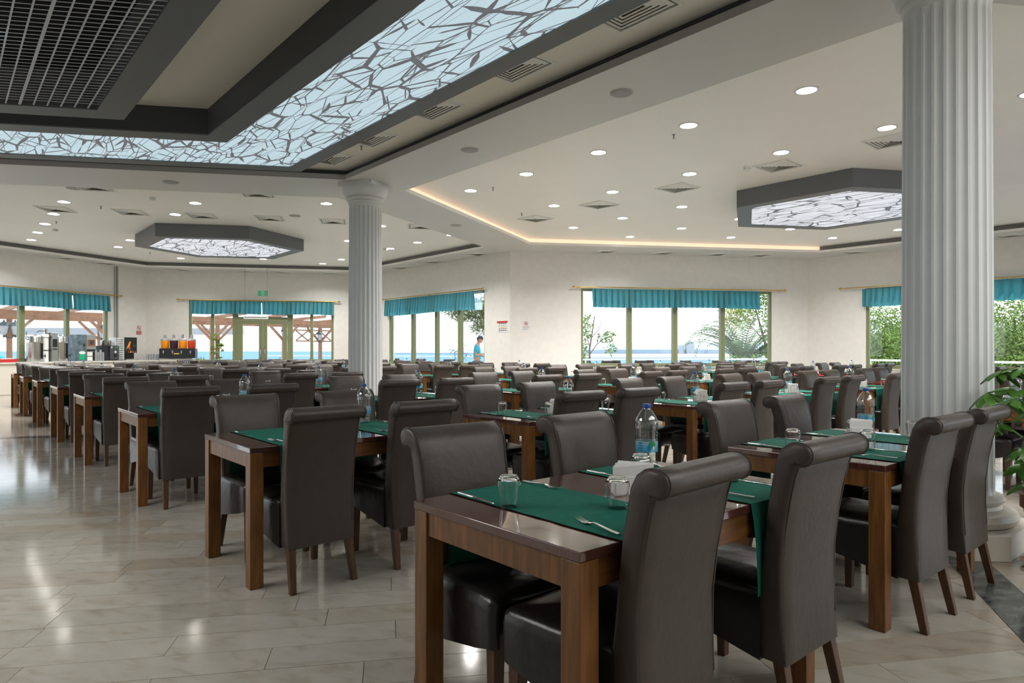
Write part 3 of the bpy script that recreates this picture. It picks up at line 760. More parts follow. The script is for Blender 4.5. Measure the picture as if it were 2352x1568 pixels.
def leg_mesh(x,y,zt,dx,dy,w0,w1):
    q=MB(); vs=[]
    for z,ox,oy,w in ((zt,x,y,w0/2),(0,x+dx,y+dy,w1/2)):
        vs+=[(ox-w,oy-w,z),(ox+w,oy-w,z),(ox+w,oy+w,z),(ox-w,oy+w,z)]
    q.add(vs,[(0,1,2,3),(7,6,5,4),(0,4,5,1),(1,5,6,2),(2,6,7,3),(3,7,4,0)]); return q.me('leg',M['chairleg'],bevel=.003)
backs=[build_back(i) for i in range(3)]; pip=[build_piping(-1),build_piping(1)]; seatm=build_seat()
legs=[leg_mesh(-.165,.035,.26,-.012,-.055,.042,.032),leg_mesh(.165,.035,.26,.012,-.055,.042,.032),leg_mesh(-.178,.465,.335,-.004,.004,.046,.034),leg_mesh(.178,.465,.335,.004,.004,.046,.034)]
def make_chair(bi):
    r=empty('dining_chair',(0,0,-50)); o=newobj('backrest',backs[bi],r); newobj('piping',pip[0],o); newobj('piping',pip[1],o)
    newobj('seat',seatm,r)
    for l in legs: newobj('leg',l,r)
    return r
chair0=[make_chair(i) for i in range(3)]
used=[False]*3
def put_chair(x,y,rz,label,group,far=False):
    bi=R.randrange(3)
    if not used[bi]:
        c=chair0[bi]; used[bi]=True; KIDS[c.name]=list(c.children); c.location=(x,y,0); c.rotation_euler=(0,0,rz); return tag(c,label,'chair',group)
    return copy_tree(chair0[bi],(x,y,0),rz,label,group,'chair')

# ------------------------------------------------------------------ table and tableware
TL,TW=1.30,.79
def table_proto():
    r=empty('dining_table',(0,0,-50))
    q=MB(); q.box((0,0,.722),(TL,TW,.75)); q.obj('tabletop',M['top'],r,bevel=.003)
    for x in (.002,TL-.074):
        for y in (.002,TW-.074): q=MB(); q.box((0,0,0),(.072,.072,.7215)); q.obj('leg',M['wood'],r,bevel=.003,loc=(x,y,0))
    for y in (.010,TW-.032): q=MB(); q.box((.0745,y,.64),(TL-.0745,y+.022,.7215)); q.obj('apron',M['apron'],r,bevel=.002)
    for x in (.010,TL-.032): q=MB(); q.box((x,.0745,.64),(x+.022,TW-.0745,.7215)); q.obj('apron',M['wood'],r,bevel=.002)
    return r
tab0=table_proto()
def runner_mesh(seed,m_='runner'):
    rr=random.Random(seed); w=.372; hn,hf=.27+rr.uniform(-.03,.04),.27+rr.uniform(-.03,.03)
    pts=[]   # path (y,z) from near hem over the top to far hem
    for k in range(7): pts.append((-.010-.010*math.sin(k/6*PI*.5)*(1-k/7), .75-hn*(1-k/6)))
    pts[-1]=(-.004,.7515); pts.append((.004,.7525))
    for k in range(1,14): pts.append((TW*k/14,.7525))
    pts.append((TW-.004,.7525)); pts.append((TW+.004,.7515))
    for k in range(1,7): pts.append((TW+.010+.01*(k/6),.75-hf*k/6))
    nx=14; vs=[];fs=[]; ph=[rr.uniform(0,6) for _ in range(6)]
    for j,(y,z) in enumerate(pts):
        for i in range(nx+1):
            u=i/nx; x=(u-.5)*w; d=0; wob=.0015*math.sin(j*.9+ph[0])+.0015*math.sin(j*2.1+ph[1])
            if z<.749:
                t=(.75-z)/.3; fold=.010*t*math.sin(u*9+ph[2])+.006*t*math.sin(u*17+ph[3]); yy=y+(-abs(fold) if y<.3 else abs(fold)); vs.append((x*(1-.03*t)+wob,yy,z))
            else: vs.append((x+wob,y,z+.0012*abs(math.sin(j*1.7+u*5+ph[4]))+.0008*rr.random()))
    n=nx+1
    for j in range(len(pts)-1):
        for i in range(nx): a=j*n+i; fs.append((a,a+1,a+n+1,a+n))
    return mesh('table_runner',vs,fs,M[m_],smooth=60)
runners=[runner_mesh(i) for i in range(5)]; runners_r=[runner_mesh(9,'runner_r')]
def tumbler_mesh():
    prof_o=[(.030,.0),(.0335,.030),(.0375,.060),(.0405,.078),(.038,.088),(.030,.100),(.027,.104)]
    t=.0022; n=18; q=MB()
    q.lathe(prof_o,n,cap0=False,cap1=True)
    pin=[(r-t,z) for r,z in prof_o[:-2]]+[(.024,.094)]
    m2=MB(); m2.lathe(pin,n,cap0=False,cap1=True)
    k=len(q.v); q.v+=m2.v; q.f+=[tuple(reversed([i+k for i in f])) for f in m2.f]
    q.f+=[(i,k+i,k+(i+1)%n,(i+1)%n) for i in range(n)]
    return q.me('tumbler',M['glass'],smooth=35)
tumbler=tumbler_mesh()
def bottle_proto():
    r=empty('water_bottle',(0,0,-50))
    pr=[(r_*1.08,z_*1.0) for r_,z_ in [(.030,0),(.043,.004),(.046,.014),(.045,.035),(.0435,.042),(.046,.05),(.045,.062),(.045,.11),(.0465,.118),(.044,.124),(.0465,.13),(.044,.136),(.0465,.144),(.044,.152),(.047,.165),(.048,.182),(.0475,.198),(.040,.215),(.028,.238),(.018,.250),(.0155,.256),(.0155,.262)]]
    q=MB(); q.lathe(pr,20); q.obj('body',M['water'],r,smooth=50)
    q=MB(); q.lathe([(.0175,.2555),(.018,.258),(.018,.272),(.016,.275)],16); q.obj('cap',M['cap'],r,smooth=40)
    m_=bpy.data.materials.new('bottle_label'); m_.use_nodes=True; nt=m_.node_tree; b=nt.nodes['Principled BSDF']; L=nt.links
    tcn=nt.nodes.new('ShaderNodeTexCoord'); sp=nt.nodes.new('ShaderNodeSeparateXYZ'); L.new(tcn.outputs['Object'],sp.inputs[0])
    rp=nt.nodes.new('ShaderNodeValToRGB'); mr=nt.nodes.new('ShaderNodeMapRange'); mr.inputs['From Min'].default_value=.062; mr.inputs['From Max'].default_value=.112
    L.new(sp.outputs['Z'],mr.inputs[0]); L.new(mr.outputs[0],rp.inputs[0]); e=rp.color_ramp.elements
    e[0].color=(.03,.38,.62,1); e[1].color=(.45,.60,.66,1); x_=e.new(.5); x_.color=(.16,.50,.68,1)
    L.new(rp.outputs[0],b.inputs['Base Color']); b.inputs['Roughness'].default_value=.3; b.inputs['Alpha'].default_value=.85
    q=MB(); q.lathe([(.0496,.063),(.0496,.111)],24,cap0=False,cap1=False); lb=q.obj('label',m_,r,smooth=60)
    # printed ovals, blue drop and green patch on the label
    def patch(a0,a1,z0,z1,mm,nm):
        v=[];f=[];k=8
        for i in range(k+1):
            a=a0+(a1-a0)*i/k; h=math.sin(PI*i/k)**.5; zc=(z0+z1)/2; hh=(z1-z0)/2*h
            v+= [(.0500*math.cos(a),.0500*math.sin(a),zc-hh),(.0500*math.cos(a),.0500*math.sin(a),zc+hh)]
        for i in range(k): f.append((2*i,2*i+2,2*i+3,2*i+1))
        newobj(nm,mesh(nm,v,f,mm,smooth=60),lb)
    for base in (rad(-135),rad(45)):
        patch(base+.55,base+1.3,.085,.112,M['greenp'],'green_patch'); patch(base+.45,base+.85,.066,.098,M['bluep'],'blue_drop'); patch(base+.95,base+1.15,.074,.09,M['napkin'],'white_letter')
        for kz in range(4): patch(base-.45,base+.1,.067+.011*kz,.0735+.011*kz,M['bluep'],'print_oval')
    return r
bot0=bottle_proto()
def napkin_proto():
    r=empty('napkin_holder',(0,0,-50))
    q=MB(); q.box((-.07,-.03,0),(.07,.03,.006)); q.box((-.07,-.03,.0),(-.066,.03,.045)); q.box((.066,-.03,.0),(.07,.03,.045)); q.obj('holder',M['white'],r)
    q=MB(); q.box((-.068,-.032,.004),(.068,-.029,.065)); q.obj('front_plate',M['white'],r)
    for k in range(7):
        q=MB(); a=rad(-3+2*k+R.uniform(-1,1)); T=Matrix.Translation((-.005+.004*k,-.026+.008*k,.008)) @ Matrix.Rotation(a,4,'Y')
        h=.098+.003*(k%3); q.box((-.068,-.0022,0),(.068,.0022,h),T); q.obj('napkin',M['napkin'],r)
    # printed sun mark
    T=Matrix.Translation((.02,-.0335,.045)); q=MB()
    q.add([(.007*math.cos(2*PI*i/12),0,.007*math.sin(2*PI*i/12)) for i in range(12)],[tuple(range(12))],T); q.obj('printed_sun',M['yellowp'],r)
    q=MB()
    for k in range(10):
        a=2*PI*k/10; c_,s_=math.cos(a),math.sin(a); q.add([(.009*c_-.0008*s_,0,.009*s_+.0008*c_),(.014*c_,0,.014*s_),(.009*c_+.0008*s_,0,.009*s_-.0008*c_)],[(0,1,2)],T)
    q.obj('printed_rays',M['ink'],r)
    return r
nap0=napkin_proto()
def fork_mesh():
    q=MB(); sec=[(0,.0055,.004),(.03,.006,.004),(.08,.0038,.007),(.115,.003,.010),(.130,.006,.006),(.145,.0115,.002),(.158,.0125,.001)]
    vs=[];fs=[]
    for y,w,z in sec: vs+=[(-w,y,z),(w,y,z),(w*.8,y,z+.002),(-w*.8,y,z+.002)]
    for k in range(len(sec)-1):
        for i in range(4): j=(i+1)%4; fs.append((4*k+i,4*k+j,4*k+4+j,4*k+4+i))
    fs+=[(3,2,1,0),tuple(4*(len(sec)-1)+i for i in range(4))]; q.add(vs,fs)
    for k in range(4):
        x=-.0105+.007*k; q.add([(x-.0017,.157,.001),(x+.0017,.157,.001),(x+.001,.180,.003),(x+.0008,.200,.009),(x-.0008,.200,.009),(x-.001,.180,.003),(x-.0017,.157,.0027),(x+.0017,.157,.0027),(x+.001,.180,.0045),(x+.0006,.200,.010),(x-.0006,.200,.010),(x-.001,.180,.0045)],[(0,1,2,5),(5,2,3,4),(6,11,8,7),(11,10,9,8),(1,7,8,2),(2,8,9,3),(5,11,6,0),(4,10,11,5),(3,9,10,4)])
    return q.me('fork',M['steel'],smooth=40)
def knife_mesh():
    q=MB(); sec=[(0,.006,.0045),(.05,.0065,.0045),(.095,.005,.004),(.10,.008,.0018),(.17,.0085,.0014),(.20,.006,.001),(.214,.001,.001)]
    vs=[];fs=[]
    for y,w,h in sec: vs+=[(-w,y,0.0005),(w,y,0.0005),(w*.8,y,.0005+h),(-w*.8,y,.0005+h)]
    for k in range(len(sec)-1):
        for i in range(4): j=(i+1)%4; fs.append((4*k+i,4*k+j,4*k+4+j,4*k+4+i))
    fs+=[(3,2,1,0),tuple(4*(len(sec)-1)+i for i in range(4))]; q.add(vs,fs); return q.me('knife',M['steel'],smooth=40)
forkm,knifem=fork_mesh(),knife_mesh()

XC=[1.25,3.22,5.25,7.2,9.2,11.2,13.2,15.2]; YR=[1.19,3.58,6.08,8.62,11.05,13.55,15.85,18.17,20.4]
cname=['aisle row','second row','third row','fourth row','fifth row','sixth row','seventh row','eighth row']
def inside(x,y,m_=.6):
    P=OUT; c=False; n=len(P)
    for i in range(n):
        (x0,y0),(x1,y1)=P[i],P[(i+1)%n]
        if (y0>y)!=(y1>y) and x<(x1-x0)*(y-y0)/(y1-y0)+x0: c=not c
        d=Vector((x1-x0,y1-y0)); t=max(0,min(1,((x-x0)*d.x+(y-y0)*d.y)/d.length_squared))
        if (Vector((x,y))-Vector((x0,y0))-d*t).length<m_: return False
    return c
def visible(x,y):
    al=rad(40.6); Xc=math.cos(al)*x-math.sin(al)*y; Z=math.sin(al)*x+math.cos(al)*y; return Z>.8 and abs(Xc)<.80*Z+.8
spec={}   # special settings
first_t=True
tables=[]
for ci,x0 in enumerate(XC):
    ri=0
    for yi,y0 in enumerate(YR):
        if ci==2 and yi==0: continue
        if ci==2 and yi==3: continue
        if y0>20 and ci not in (2,3,4): continue
        if not visible(x0+.65,y0+.4): continue
        cs=[(x0,y0-.75),(x0+TL,y0-.75),(x0,y0+TW+.75),(x0+TL,y0+TW+.75)]
        if ci in (0,1,2) and y0>17 and ci==0: mm=.2
        else: mm=.35
        if not all(inside(a,b,mm) for a,b in cs): continue
        ri+=1; tables.append((ci,yi,ri,x0+ (0 if yi<2 else R.uniform(-.03,.03)),y0+(0 if yi<2 else R.uniform(-.03,.03))))
print('TABLES',len(tables))
RED={(4,0),(6,2),(5,1)}
for (ci,yi,ri,x0,y0) in tables:
    where='%s table of the %s'%(ordn[ri-1],cname[ci])
    lab='dark wooden dining table with runners, %s'%where
    if first_t: tab0.location=(x0,y0,0); tag(tab0,lab,'table','dark wooden dining tables'); KIDS[tab0.name]=list(tab0.children); first_t=False
    else: copy_tree(tab0,(x0,y0,0),label=lab)
    al=rad(40.6); Zc=math.sin(al)*x0+math.cos(al)*y0; near=Zc<9.0
    red=(ci,yi) in RED
    for k,rx in enumerate((.333,1.01)):
        rm=runners_r[0] if red else R.choice(runners)
        o=newobj('table_runner',rm,loc=(x0+rx+R.uniform(-.01,.01),y0,0))
        tag(o,'%s cloth runner, %s side of the %s'%('red' if red else 'green','left' if k==0 else 'right',where),'table runner','cloth runners across the tables')
        # chairs
        jx=R.uniform(-.02,.02) if yi>1 else 0
        cxn=x0+(.34,1.00)[k]+jx; gap=.16
        if (ci,yi)==(0,0): gap=.105; cxn=(1.575,2.305)[k]
        if (ci,yi)==(0,1): gap=.175; cxn=(1.575,2.20)[k]
        if (ci,yi)==(1,0): gap=.10; cxn=(3.53,4.18)[k]
        rzn=R.uniform(-.04,.04)
        if (ci,yi,k)==(0,0,0): cxn-=.008; gap-=.02; rzn=.055
        put_chair(cxn,y0-gap-(R.uniform(-.03,.05) if yi>1 else 0),rzn,'brown roll-top leather chair, back to camera, %s seat, %s'%('left' if k==0 else 'right',where),'brown leather chairs')
        g2=.17+(R.uniform(-.03,.05) if yi>0 else 0)
        cxf=x0+(.33,1.04)[k]+R.uniform(-.015,.015)
        put_chair(cxf,y0+TW+g2,PI+R.uniform(-.05,.05),'brown roll-top leather chair, facing camera, %s seat, %s'%('left' if k==0 else 'right',where),'brown leather chairs')
        zt=.7535
        # tumblers
        for side,(gx,gy) in (('far',(-.15+.0*k,.505)),('near',(.105,.25))):
            px_,py_=x0+rx+gx+R.uniform(-.015,.015),y0+gy+R.uniform(-.015,.015)
            if Zc<15 and not (ci==0 and yi>=1 and k==0 and side=='far'):
                tag(newobj('tumbler',tumbler,loc=(px_,py_,zt),rot=(0,0,R.uniform(0,6))),'upturned clear tumbler, %s %s place, %s'%(side,'left' if k==0 else 'right',where),'glass','upturned tumblers')
        if near:
            for nm,me_,px_,py_,rz,sd_ in (('fork',forkm,-.115+.01,.03,.10+R.uniform(-.12,.12),'near'),('knife',knifem,.15,.03,R.uniform(-.06,.06),'near'),
                                      ('knife',knifem,-.155,TW-.02,PI+R.uniform(-.05,.05),'far'),('fork',forkm,.155,TW-.02,PI+R.uniform(-.08,.08),'far')):
                if (ci,yi,k)==(0,0,0) and nm=='fork' and sd_=='near': px_,rz=-.145,-.19
                tag(newobj(nm,me_,loc=(x0+rx+px_,y0+py_,zt+.001),rot=(0,0,rz)),'steel %s, %s %s place, %s'%(nm,sd_,'left' if k==0 else 'right',where),nm,'steel %ss'%nm)
    # bottle and napkins
    bx,by=x0+1.08+R.uniform(-.08,.08),y0+.68+R.uniform(-.04,.04)
    if (ci,yi)==(0,0): bx,by=2.415,1.89
    if (ci,yi)==(1,0): bx,by=4.45,1.76
    if (ci,yi)==(0,1): bx,by=2.30,4.30
    lab='clear water bottle with blue cap on the %s'%where
    if not bot0.get('label'): bot0.location=(bx,by,.7535); bot0.rotation_euler=(0,0,rad(-30)); tag(bot0,lab,'bottle','water bottles on the tables'); KIDS[bot0.name]=list(bot0.children)
    else: copy_tree(bot0,(bx,by,.7535),R.uniform(0,6) if (ci,yi)!=(1,0) else rad(-10),label=lab)
    nx_,ny_,nz_=x0+.655+R.uniform(-.02,.02),y0+.37,rad(-20+R.uniform(-15,15))
    if (ci,yi)==(0,0): nx_,ny_,nz_=1.90,1.56,rad(-28)
    if (ci,yi)==(1,0): nx_,ny_,nz_=4.10,1.66,rad(-34)
    lab='white napkin stack in a holder on the %s'%where
    if not nap0.get('label'): nap0.location=(nx_,ny_,.751); nap0.rotation_euler=(0,0,nz_); tag(nap0,lab,'napkins','napkin holders'); KIDS[nap0.name]=list(nap0.children)
    elif Zc<13: copy_tree(nap0,(nx_,ny_,.751),nz_,label=lab)
#@@PART2@@
# ------------------------------------------------------------------ outside: terrace, railing, sea, coast
ALC,ALS=math.cos(rad(40.6)),math.sin(rad(40.6))
def W(px,Z,z=0):   # a point Z metres out along a sight line (px/1540 gives its bearing)
    X=(px-1176)/1540*Z; return Vector((ALC*X+ALS*Z,-ALS*X+ALC*Z,z))
q=MB(); ter=[(-14,-9),(14,-9),(24.6,0),(24.6,9.4),(19.0,15.5),(16.2,19.6),(17.5,27.5),(12,37),(-14,37)]
q.prism(ter,-.35,-.03); tag(q.obj('terrace_ground',M['terrace']),'pale paved terrace outside the windows',None,None,'structure')
q=MB(); c0=W(1176,100); 
q.add([(*W(-9000,15)[:2],-10),(*W(9000,15)[:2],-10),(*W(9000,5200)[:2],-10),(*W(-9000,5200)[:2],-10)],[(0,1,2,3)])
tag(q.obj('sea',M['sea']),'pale blue sea reaching the horizon',None,None,'structure')
q=MB(); pts=[]; fs=[]; n=120
for i in range(n+1):
    px=860+1500*i/n; t=max(0,min(1,(px-1150)/220)); h=(3+16*t)*(1+.10*math.sin(i*.7)+.08*math.sin(i*1.9)+.08*R.random())
    a=W(px,1880); b=W(px,2100); pts+= [(a.x,a.y,-10),(a.x,a.y,-10+12*(.2+.8*t)),(b.x,b.y,1.27-1.27+h+1.3),(b.x,b.y,-10)]
for i in range(n):
    for k in range(4): fs.append((4*i+k,4*(i+1)+k,4*(i+1)+(k+1)%4,4*i+(k+1)%4))
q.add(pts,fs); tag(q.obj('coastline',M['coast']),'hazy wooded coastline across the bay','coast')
q=MB(); a=W(1290,950);b=W(1830,950);c=W(1860,1880);d=W(1300,1880); q.add([(a.x,a.y,-9.8),(b.x,b.y,-9.8),(c.x,c.y,-9.8),(d.x,d.y,-9.8)],[(0,1,2,3)]); tag(q.obj('sea_glare_sheet',M['sea_glare']),'pale sheet of painted sea glare below the coastline',None,None,'structure')  # flat pale sheet standing in for glare on the water
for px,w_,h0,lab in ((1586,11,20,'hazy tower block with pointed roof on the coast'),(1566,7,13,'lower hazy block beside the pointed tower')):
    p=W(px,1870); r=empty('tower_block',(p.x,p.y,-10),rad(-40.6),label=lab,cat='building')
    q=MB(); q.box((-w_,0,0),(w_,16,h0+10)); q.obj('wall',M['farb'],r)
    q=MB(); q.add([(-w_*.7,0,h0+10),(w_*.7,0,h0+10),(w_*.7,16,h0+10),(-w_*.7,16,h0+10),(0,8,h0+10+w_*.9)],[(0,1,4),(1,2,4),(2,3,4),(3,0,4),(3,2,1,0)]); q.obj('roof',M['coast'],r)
# railing
rl=empty('terrace_railing',(0,0,0),label='white tubular railing along the terrace edge',cat='railing')
RP=[W(600,38),W(880,36.0),W(1120,33.5),W(1240,25.2),W(1345,23.6),W(1770,24.6),W(2000,22.5),W(2420,17.5)]
for i in range(len(RP)-1):
    a,b=RP[i],RP[i+1]
    q=MB()
    for z,rr in ((.95,.032),(.62,.012),(.32,.012)): q.tube((a.x,a.y,z-.03),(b.x,b.y,z-.03),rr,n=8)
    q_=q.obj('rail_run',M['rail'],rl); tag(q_,kind='stuff')
    L=(b-a).length; k=max(1,int(L/1.6))
    for j in range(k):
        p=a+(b-a)*(j/k); q=MB(); q.tube((p.x,p.y,-.03),(p.x,p.y,.92),.022,n=8); q.obj('post',M['rail'],rl)
# outdoor chairs and tables
for i,(px,Z,rz,l) in enumerate([(905,26,0,'left of the slanting window panes'),(960,25.5,1.4,'in the second pane of the slanting window'),(975,25,-1.2,'beside the second chair outside the slanting window'),(1032,23.4,.3,'in the third pane of the slanting window'),(1393,21.0,.6,'outside the left pane of the palm window'),(1412,21.2,-.7,'second outside the left pane of the palm window'),(1470,21.2,.5,'outside the second pane of the palm window'),(1488,21.5,-.6,'second outside the second pane of the palm window'),(1572,21.2,.6,'outside the third pane of the palm window'),(1650,21.5,.1,'behind the right mullion of the palm window'),(1704,21.2,.7,'outside below the palm, left one'),(1730,21.4,-.8,'outside below the palm, right one')]):
    p=W(px,Z); put_chair(p.x,p.y,rz-.7,'purplish outdoor dining chair on the terrace, %s'%l,'terrace chairs')
for c_ in [o for o in COL.objects if o.name.startswith('dining_chair') and o.get('group')=='terrace chairs']: c_.location.z=-.03
# pergola
pg=empty('timber_pergola',(0,0,0),label='brown timber pergola over the terrace beyond the urns and door',cat='pergola')
def beam(p,q_,w_,h_,name,par,m_='timber'):
    p=Vector(p);q_=Vector(q_);d=q_-p; X=d.normalized(); Y=Vector((-X.y,X.x,0)); Y=Y.normalized() if Y.length>.01 else Vector((0,1,0)); Zv=X.cross(Y)
    T=Matrix(((X.x,Y.x,Zv.x,p.x),(X.y,Y.y,Zv.y,p.y),(X.z,Y.z,Zv.z,p.z),(0,0,0,1)))
    mb=MB(); mb.box((0,-w_/2,-h_/2),(d.length,w_/2,h_/2),T); return mb.obj(name,M[m_],par)
P0,P1=W(-120,21.2),W(900,34.5); dv=(P1-P0).normalized(); nv=Vector((-dv.y,dv.x,0)); LP=(P1-P0).length
for off in (0,3.6):
    a=P0+nv*off; b=P1+nv*off; beam((a.x,a.y,2.50),(b.x,b.y,2.50),.13,.16,'beam',pg)
k=0
while k<LP:
    a=P0+dv*k-nv*.7; b=P0+dv*k+nv*4.1; beam((a.x,a.y,2.80),(b.x,b.y,2.66),.09,.13,'rafter',pg); k+=1.9
for j,off in enumerate((1.7,)):
    a=P0+nv*off; b=P1+nv*off; beam((a.x,a.y,2.66),(b.x,b.y,2.66),.06,.07,'batten',pg)
def on_line(px,off=0):   # distance along the beam where sight line px crosses it
    best=None
    for i in range(0,400):
        p=P0+dv*(LP*i/400)+nv*off; Z=ALS*p.x+ALC*p.y; X=ALC*p.x-ALS*p.y; x=1176+1540*X/Z
        if best is None or abs(x-px)<best[0]: best=(abs(x-px),LP*i/400)
    return best[1]
lan=[]
for off,pxs in ((0,(20,255,488,652)),(3.6,(230,500,736))):
    for px in pxs:
        p=P0+dv*on_line(px,off)+nv*off; pb=(p.x,p.y,-.03)
        beam(pb,(p.x,p.y,2.42),.16,.16,'post',pg)
        for sg in (-1,1):
            e=p+dv*(.75*sg); beam((p.x,p.y,1.65),(e.x,e.y,2.42),.09,.09,'brace',pg)
        lan.append(p)
# crossed lattice panels between right posts
for off,(xa,xb) in ((3.6,(680,760)),(3.6,(225,262))):
    a=P0+dv*on_line(xa,off)+nv*off; b=P0+dv*on_line(xb,off)+nv*off; n=3
    for k in range(n):
        u=a+(b-a)*(k/n); v=a+(b-a)*((k+1)/n)
        beam((u.x,u.y,1.75),(v.x,v.y,2.25),.05,.06,'lattice_bar',pg); beam((u.x,u.y,2.25),(v.x,v.y,1.75),.05,.06,'lattice_bar',pg)
    for z in (1.72,2.28): beam((a.x,a.y,z),(b.x,b.y,z),.06,.07,'lattice_rail',pg)
a=W(-60,33);b=W(560,36); beam((a.x,a.y,2.18),(b.x,b.y,2.25),.5,.34,'awning_beam',None,'timberg'); tag(COL.objects[-1] if False else bpy.data.objects['awning_beam'],'long pale grey roof edge beyond the pergola','beam')
def lantern(p,z,label):
    r=empty('wall_lantern',(p.x,p.y,z),0,label=label,cat='lantern',group='black iron lanterns on the pergola')
    q=MB(); q.lathe([(.03,0),(.08,.05),(.13,.30),(.12,.33)],8,cap1=False); q.obj('glass_cage',M['awning'],r)
    q=MB(); q.lathe([(.16,.33),(.10,.42),(.03,.46),(.015,.52)],8); q.lathe([(.01,-.08),(.035,-.03),(.03,0)],8); q.obj('lantern_cap',M['lampiron'],r)
    q=MB(); q.path([(0,0,-.03),(.18,0,-.10),(.30,0,0),(.30,0,.15)],.012,5); q.obj('arm',M['lampiron'],r); return r
for px,off,l in ((5,0,'at the far left edge, left one'),(33,0,'at the far left edge, right one'),(232,3.6,'above the black coffee machine'),(649,0,'in the right door leaf'),(730,3.6,'right of the door leaves')):
    p=P0+dv*on_line(px,off)+nv*(off-.15); lantern(p,1.75,'black iron lantern on the pergola %s'%l)

# ------------------------------------------------------------------ people
def skin_mesh(name,verts,edges,radii,m_,parent,sub=2):
    me=bpy.data.meshes.new(name); me.from_pydata(verts,edges,[]); me.materials.append(m_)
    o=newobj(name,me,parent); md=o.modifiers.new('skin','SKIN'); md.use_smooth_shade=True
    for i,r_ in enumerate(radii):
        sv=me.skin_vertices[0].data[i]; sv.radius=(r_,r_) if not isinstance(r_,tuple) else r_; sv.use_root=(i==0)
    s=o.modifiers.new('sub','SUBSURF'); s.levels=sub; s.render_levels=sub
    return o
def head(parent,c,tilt,skin,hairm,cap=False,face=1):
    h=MB(); T=Matrix.Translation(c) @ Matrix.Rotation(tilt,4,'Y')
    b=bmesh.new(); bmesh.ops.create_uvsphere(b,u_segments=20,v_segments=14,radius=1)
    for v in b.verts:
        x,y,z=v.co; sx_=.098*(1+.06*x); v.co=Vector((x*sx_,y*.075*(1-.15*(z<0)*abs(z)),z*.118))
        if z<-.2 and x>0: v.co.x+=.012*(-z)          # chin
    bmesh.ops.transform(b,matrix=T,verts=b.verts)
    me=bpy.data.meshes.new('head'); b.to_mesh(me); b.free(); me.materials.append(skin)
    for p in me.polygons: p.use_smooth=True
    ho=newobj('head',me,parent)
    q=MB(); q.add([(.092,-.012,.02),(.092,.012,.02),(.125,0,-.022),(.095,-.015,-.03),(.095,.015,-.03)],[(0,2,1),(0,3,2),(1,2,4),(3,4,2)],T); q.obj('nose',skin,ho)
    q=MB(); q.box((.088,-.022,-.062),(.104,.022,-.052),T); q.obj('mouth',M['red'],ho)
    for s in (-1,1):
        q=MB(); q.lathe([(.0,0),(.009,.002),(.009,.006)],8,T @ Matrix.Translation((.088,.03*s,.012)) @ Matrix.Rotation(PI/2,4,'Y')); q.obj('eye',M['ink'],ho)
        q=MB(); q.lathe([(.022,0),(.028,.008),(.02,.016)],8,T @ Matrix.Translation((-.005,.07*s,-.005)) @ Matrix.Rotation(-s*PI/2,4,'X')); q.obj('ear',skin,ho)
    b=bmesh.new(); bmesh.ops.create_uvsphere(b,u_segments=20,v_segments=14,radius=1)
    bmesh.ops.delete(b,geom=[v for v in b.verts if v.co.z<(.10 if v.co.x>.1 else -.45)],context='VERTS')
    for v in b.verts: v.co=Vector((v.co.x*.108-.006,v.co.y*.083,v.co.z*.13+.004))
    bmesh.ops.transform(b,matrix=T,verts=b.verts); me=bpy.data.meshes.new('hair'); b.to_mesh(me); b.free(); me.materials.append(hairm)
    for p in me.polygons: p.use_smooth=True
    newobj('cap' if cap else 'hair',me,ho)
    if cap:
        q=MB(); q.lathe([(.07,0),(.075,.012)],14,T @ Matrix.Translation((.10,0,.04)) @ Matrix.Diagonal((1.1,1,1,1))); q.obj('cap_peak',hairm,ho)
    return ho
def hand(parent,wrist,dirv,skin):
    d=Vector(dirv).normalized(); s=d.cross(Vector((0,0,1))).normalized(); w=Vector(wrist)
    vs=[w,w+d*.05,w+d*.09]; ed=[(0,1),(1,2)]; ra=[.022,(.034,.018),(.032,.015)]
    for k in range(4):
        b=w+d*.09+s*(.024-.016*k); L=(.034,.042,.038,.028)[k]
        i=len(vs); vs+= [b,b+d*L+Vector((0,0,-.006)),b+d*L*1.7+Vector((0,0,-.022))]; ed+=[(2,i),(i,i+1),(i+1,i+2)]; ra+=[.009,.008,.006]
    i=len(vs); vs+=[w+d*.03+s*.03,w+d*.06+s*.05,w+d*.085+s*.052]; ed+=[(1,i),(i,i+1),(i+1,i+2)]; ra+=[.012,.010,.008]
    return skin_mesh('hand',[tuple(v) for v in vs],ed,ra,skin,parent,1)
p=W(1096,21.6)
man=empty('person',(p.x,p.y,-.03),rad(-44),label='young man in turquoise polo and jeans standing outside the slanting window, looking down',cat='person')
# body faces +x
skin_mesh('body',[(0,0,.96),(0,0,1.15),(.0,0,1.38),(.03,0,1.50),(.055,0,1.56),(0,-.19,1.41),(-.03,-.22,1.13),(.22,-.17,1.16),(0,.19,1.41),(-.02,.23,1.14),(.22,.16,1.08),(0,-.09,.9),(.02,-.10,.50),(-.03,-.10,.08),(.12,-.11,.04),(0,.09,.9),(.04,.10,.50),(.0,.10,.08),(.15,.11,.04)],
  [(0,1),(1,2),(2,3),(3,4),(2,5),(5,6),(6,7),(2,8),(8,9),(9,10),(0,11),(11,12),(12,13),(13,14),(0,15),(15,16),(16,17),(17,18)],
  [(.12,.10),(.11,.09),(.13,.09),.055,.05,.055,.042,.028,.055,.042,.028,.085,.055,.04,.035,.085,.055,.04,.035],M['skin'],man)
skin_mesh('shirt',[(0,0,.93),(0,0,1.12),(0,0,1.36),(.02,0,1.475),(0,-.20,1.40),(-.02,-.225,1.22),(0,.20,1.40),(-.01,.23,1.22)],[(0,1),(1,2),(2,3),(2,4),(4,5),(2,6),(6,7)],
  [(.145,.125),(.135,.115),(.155,.115),(.075,.07),.075,.066,.075,.066],M['teal'],man)
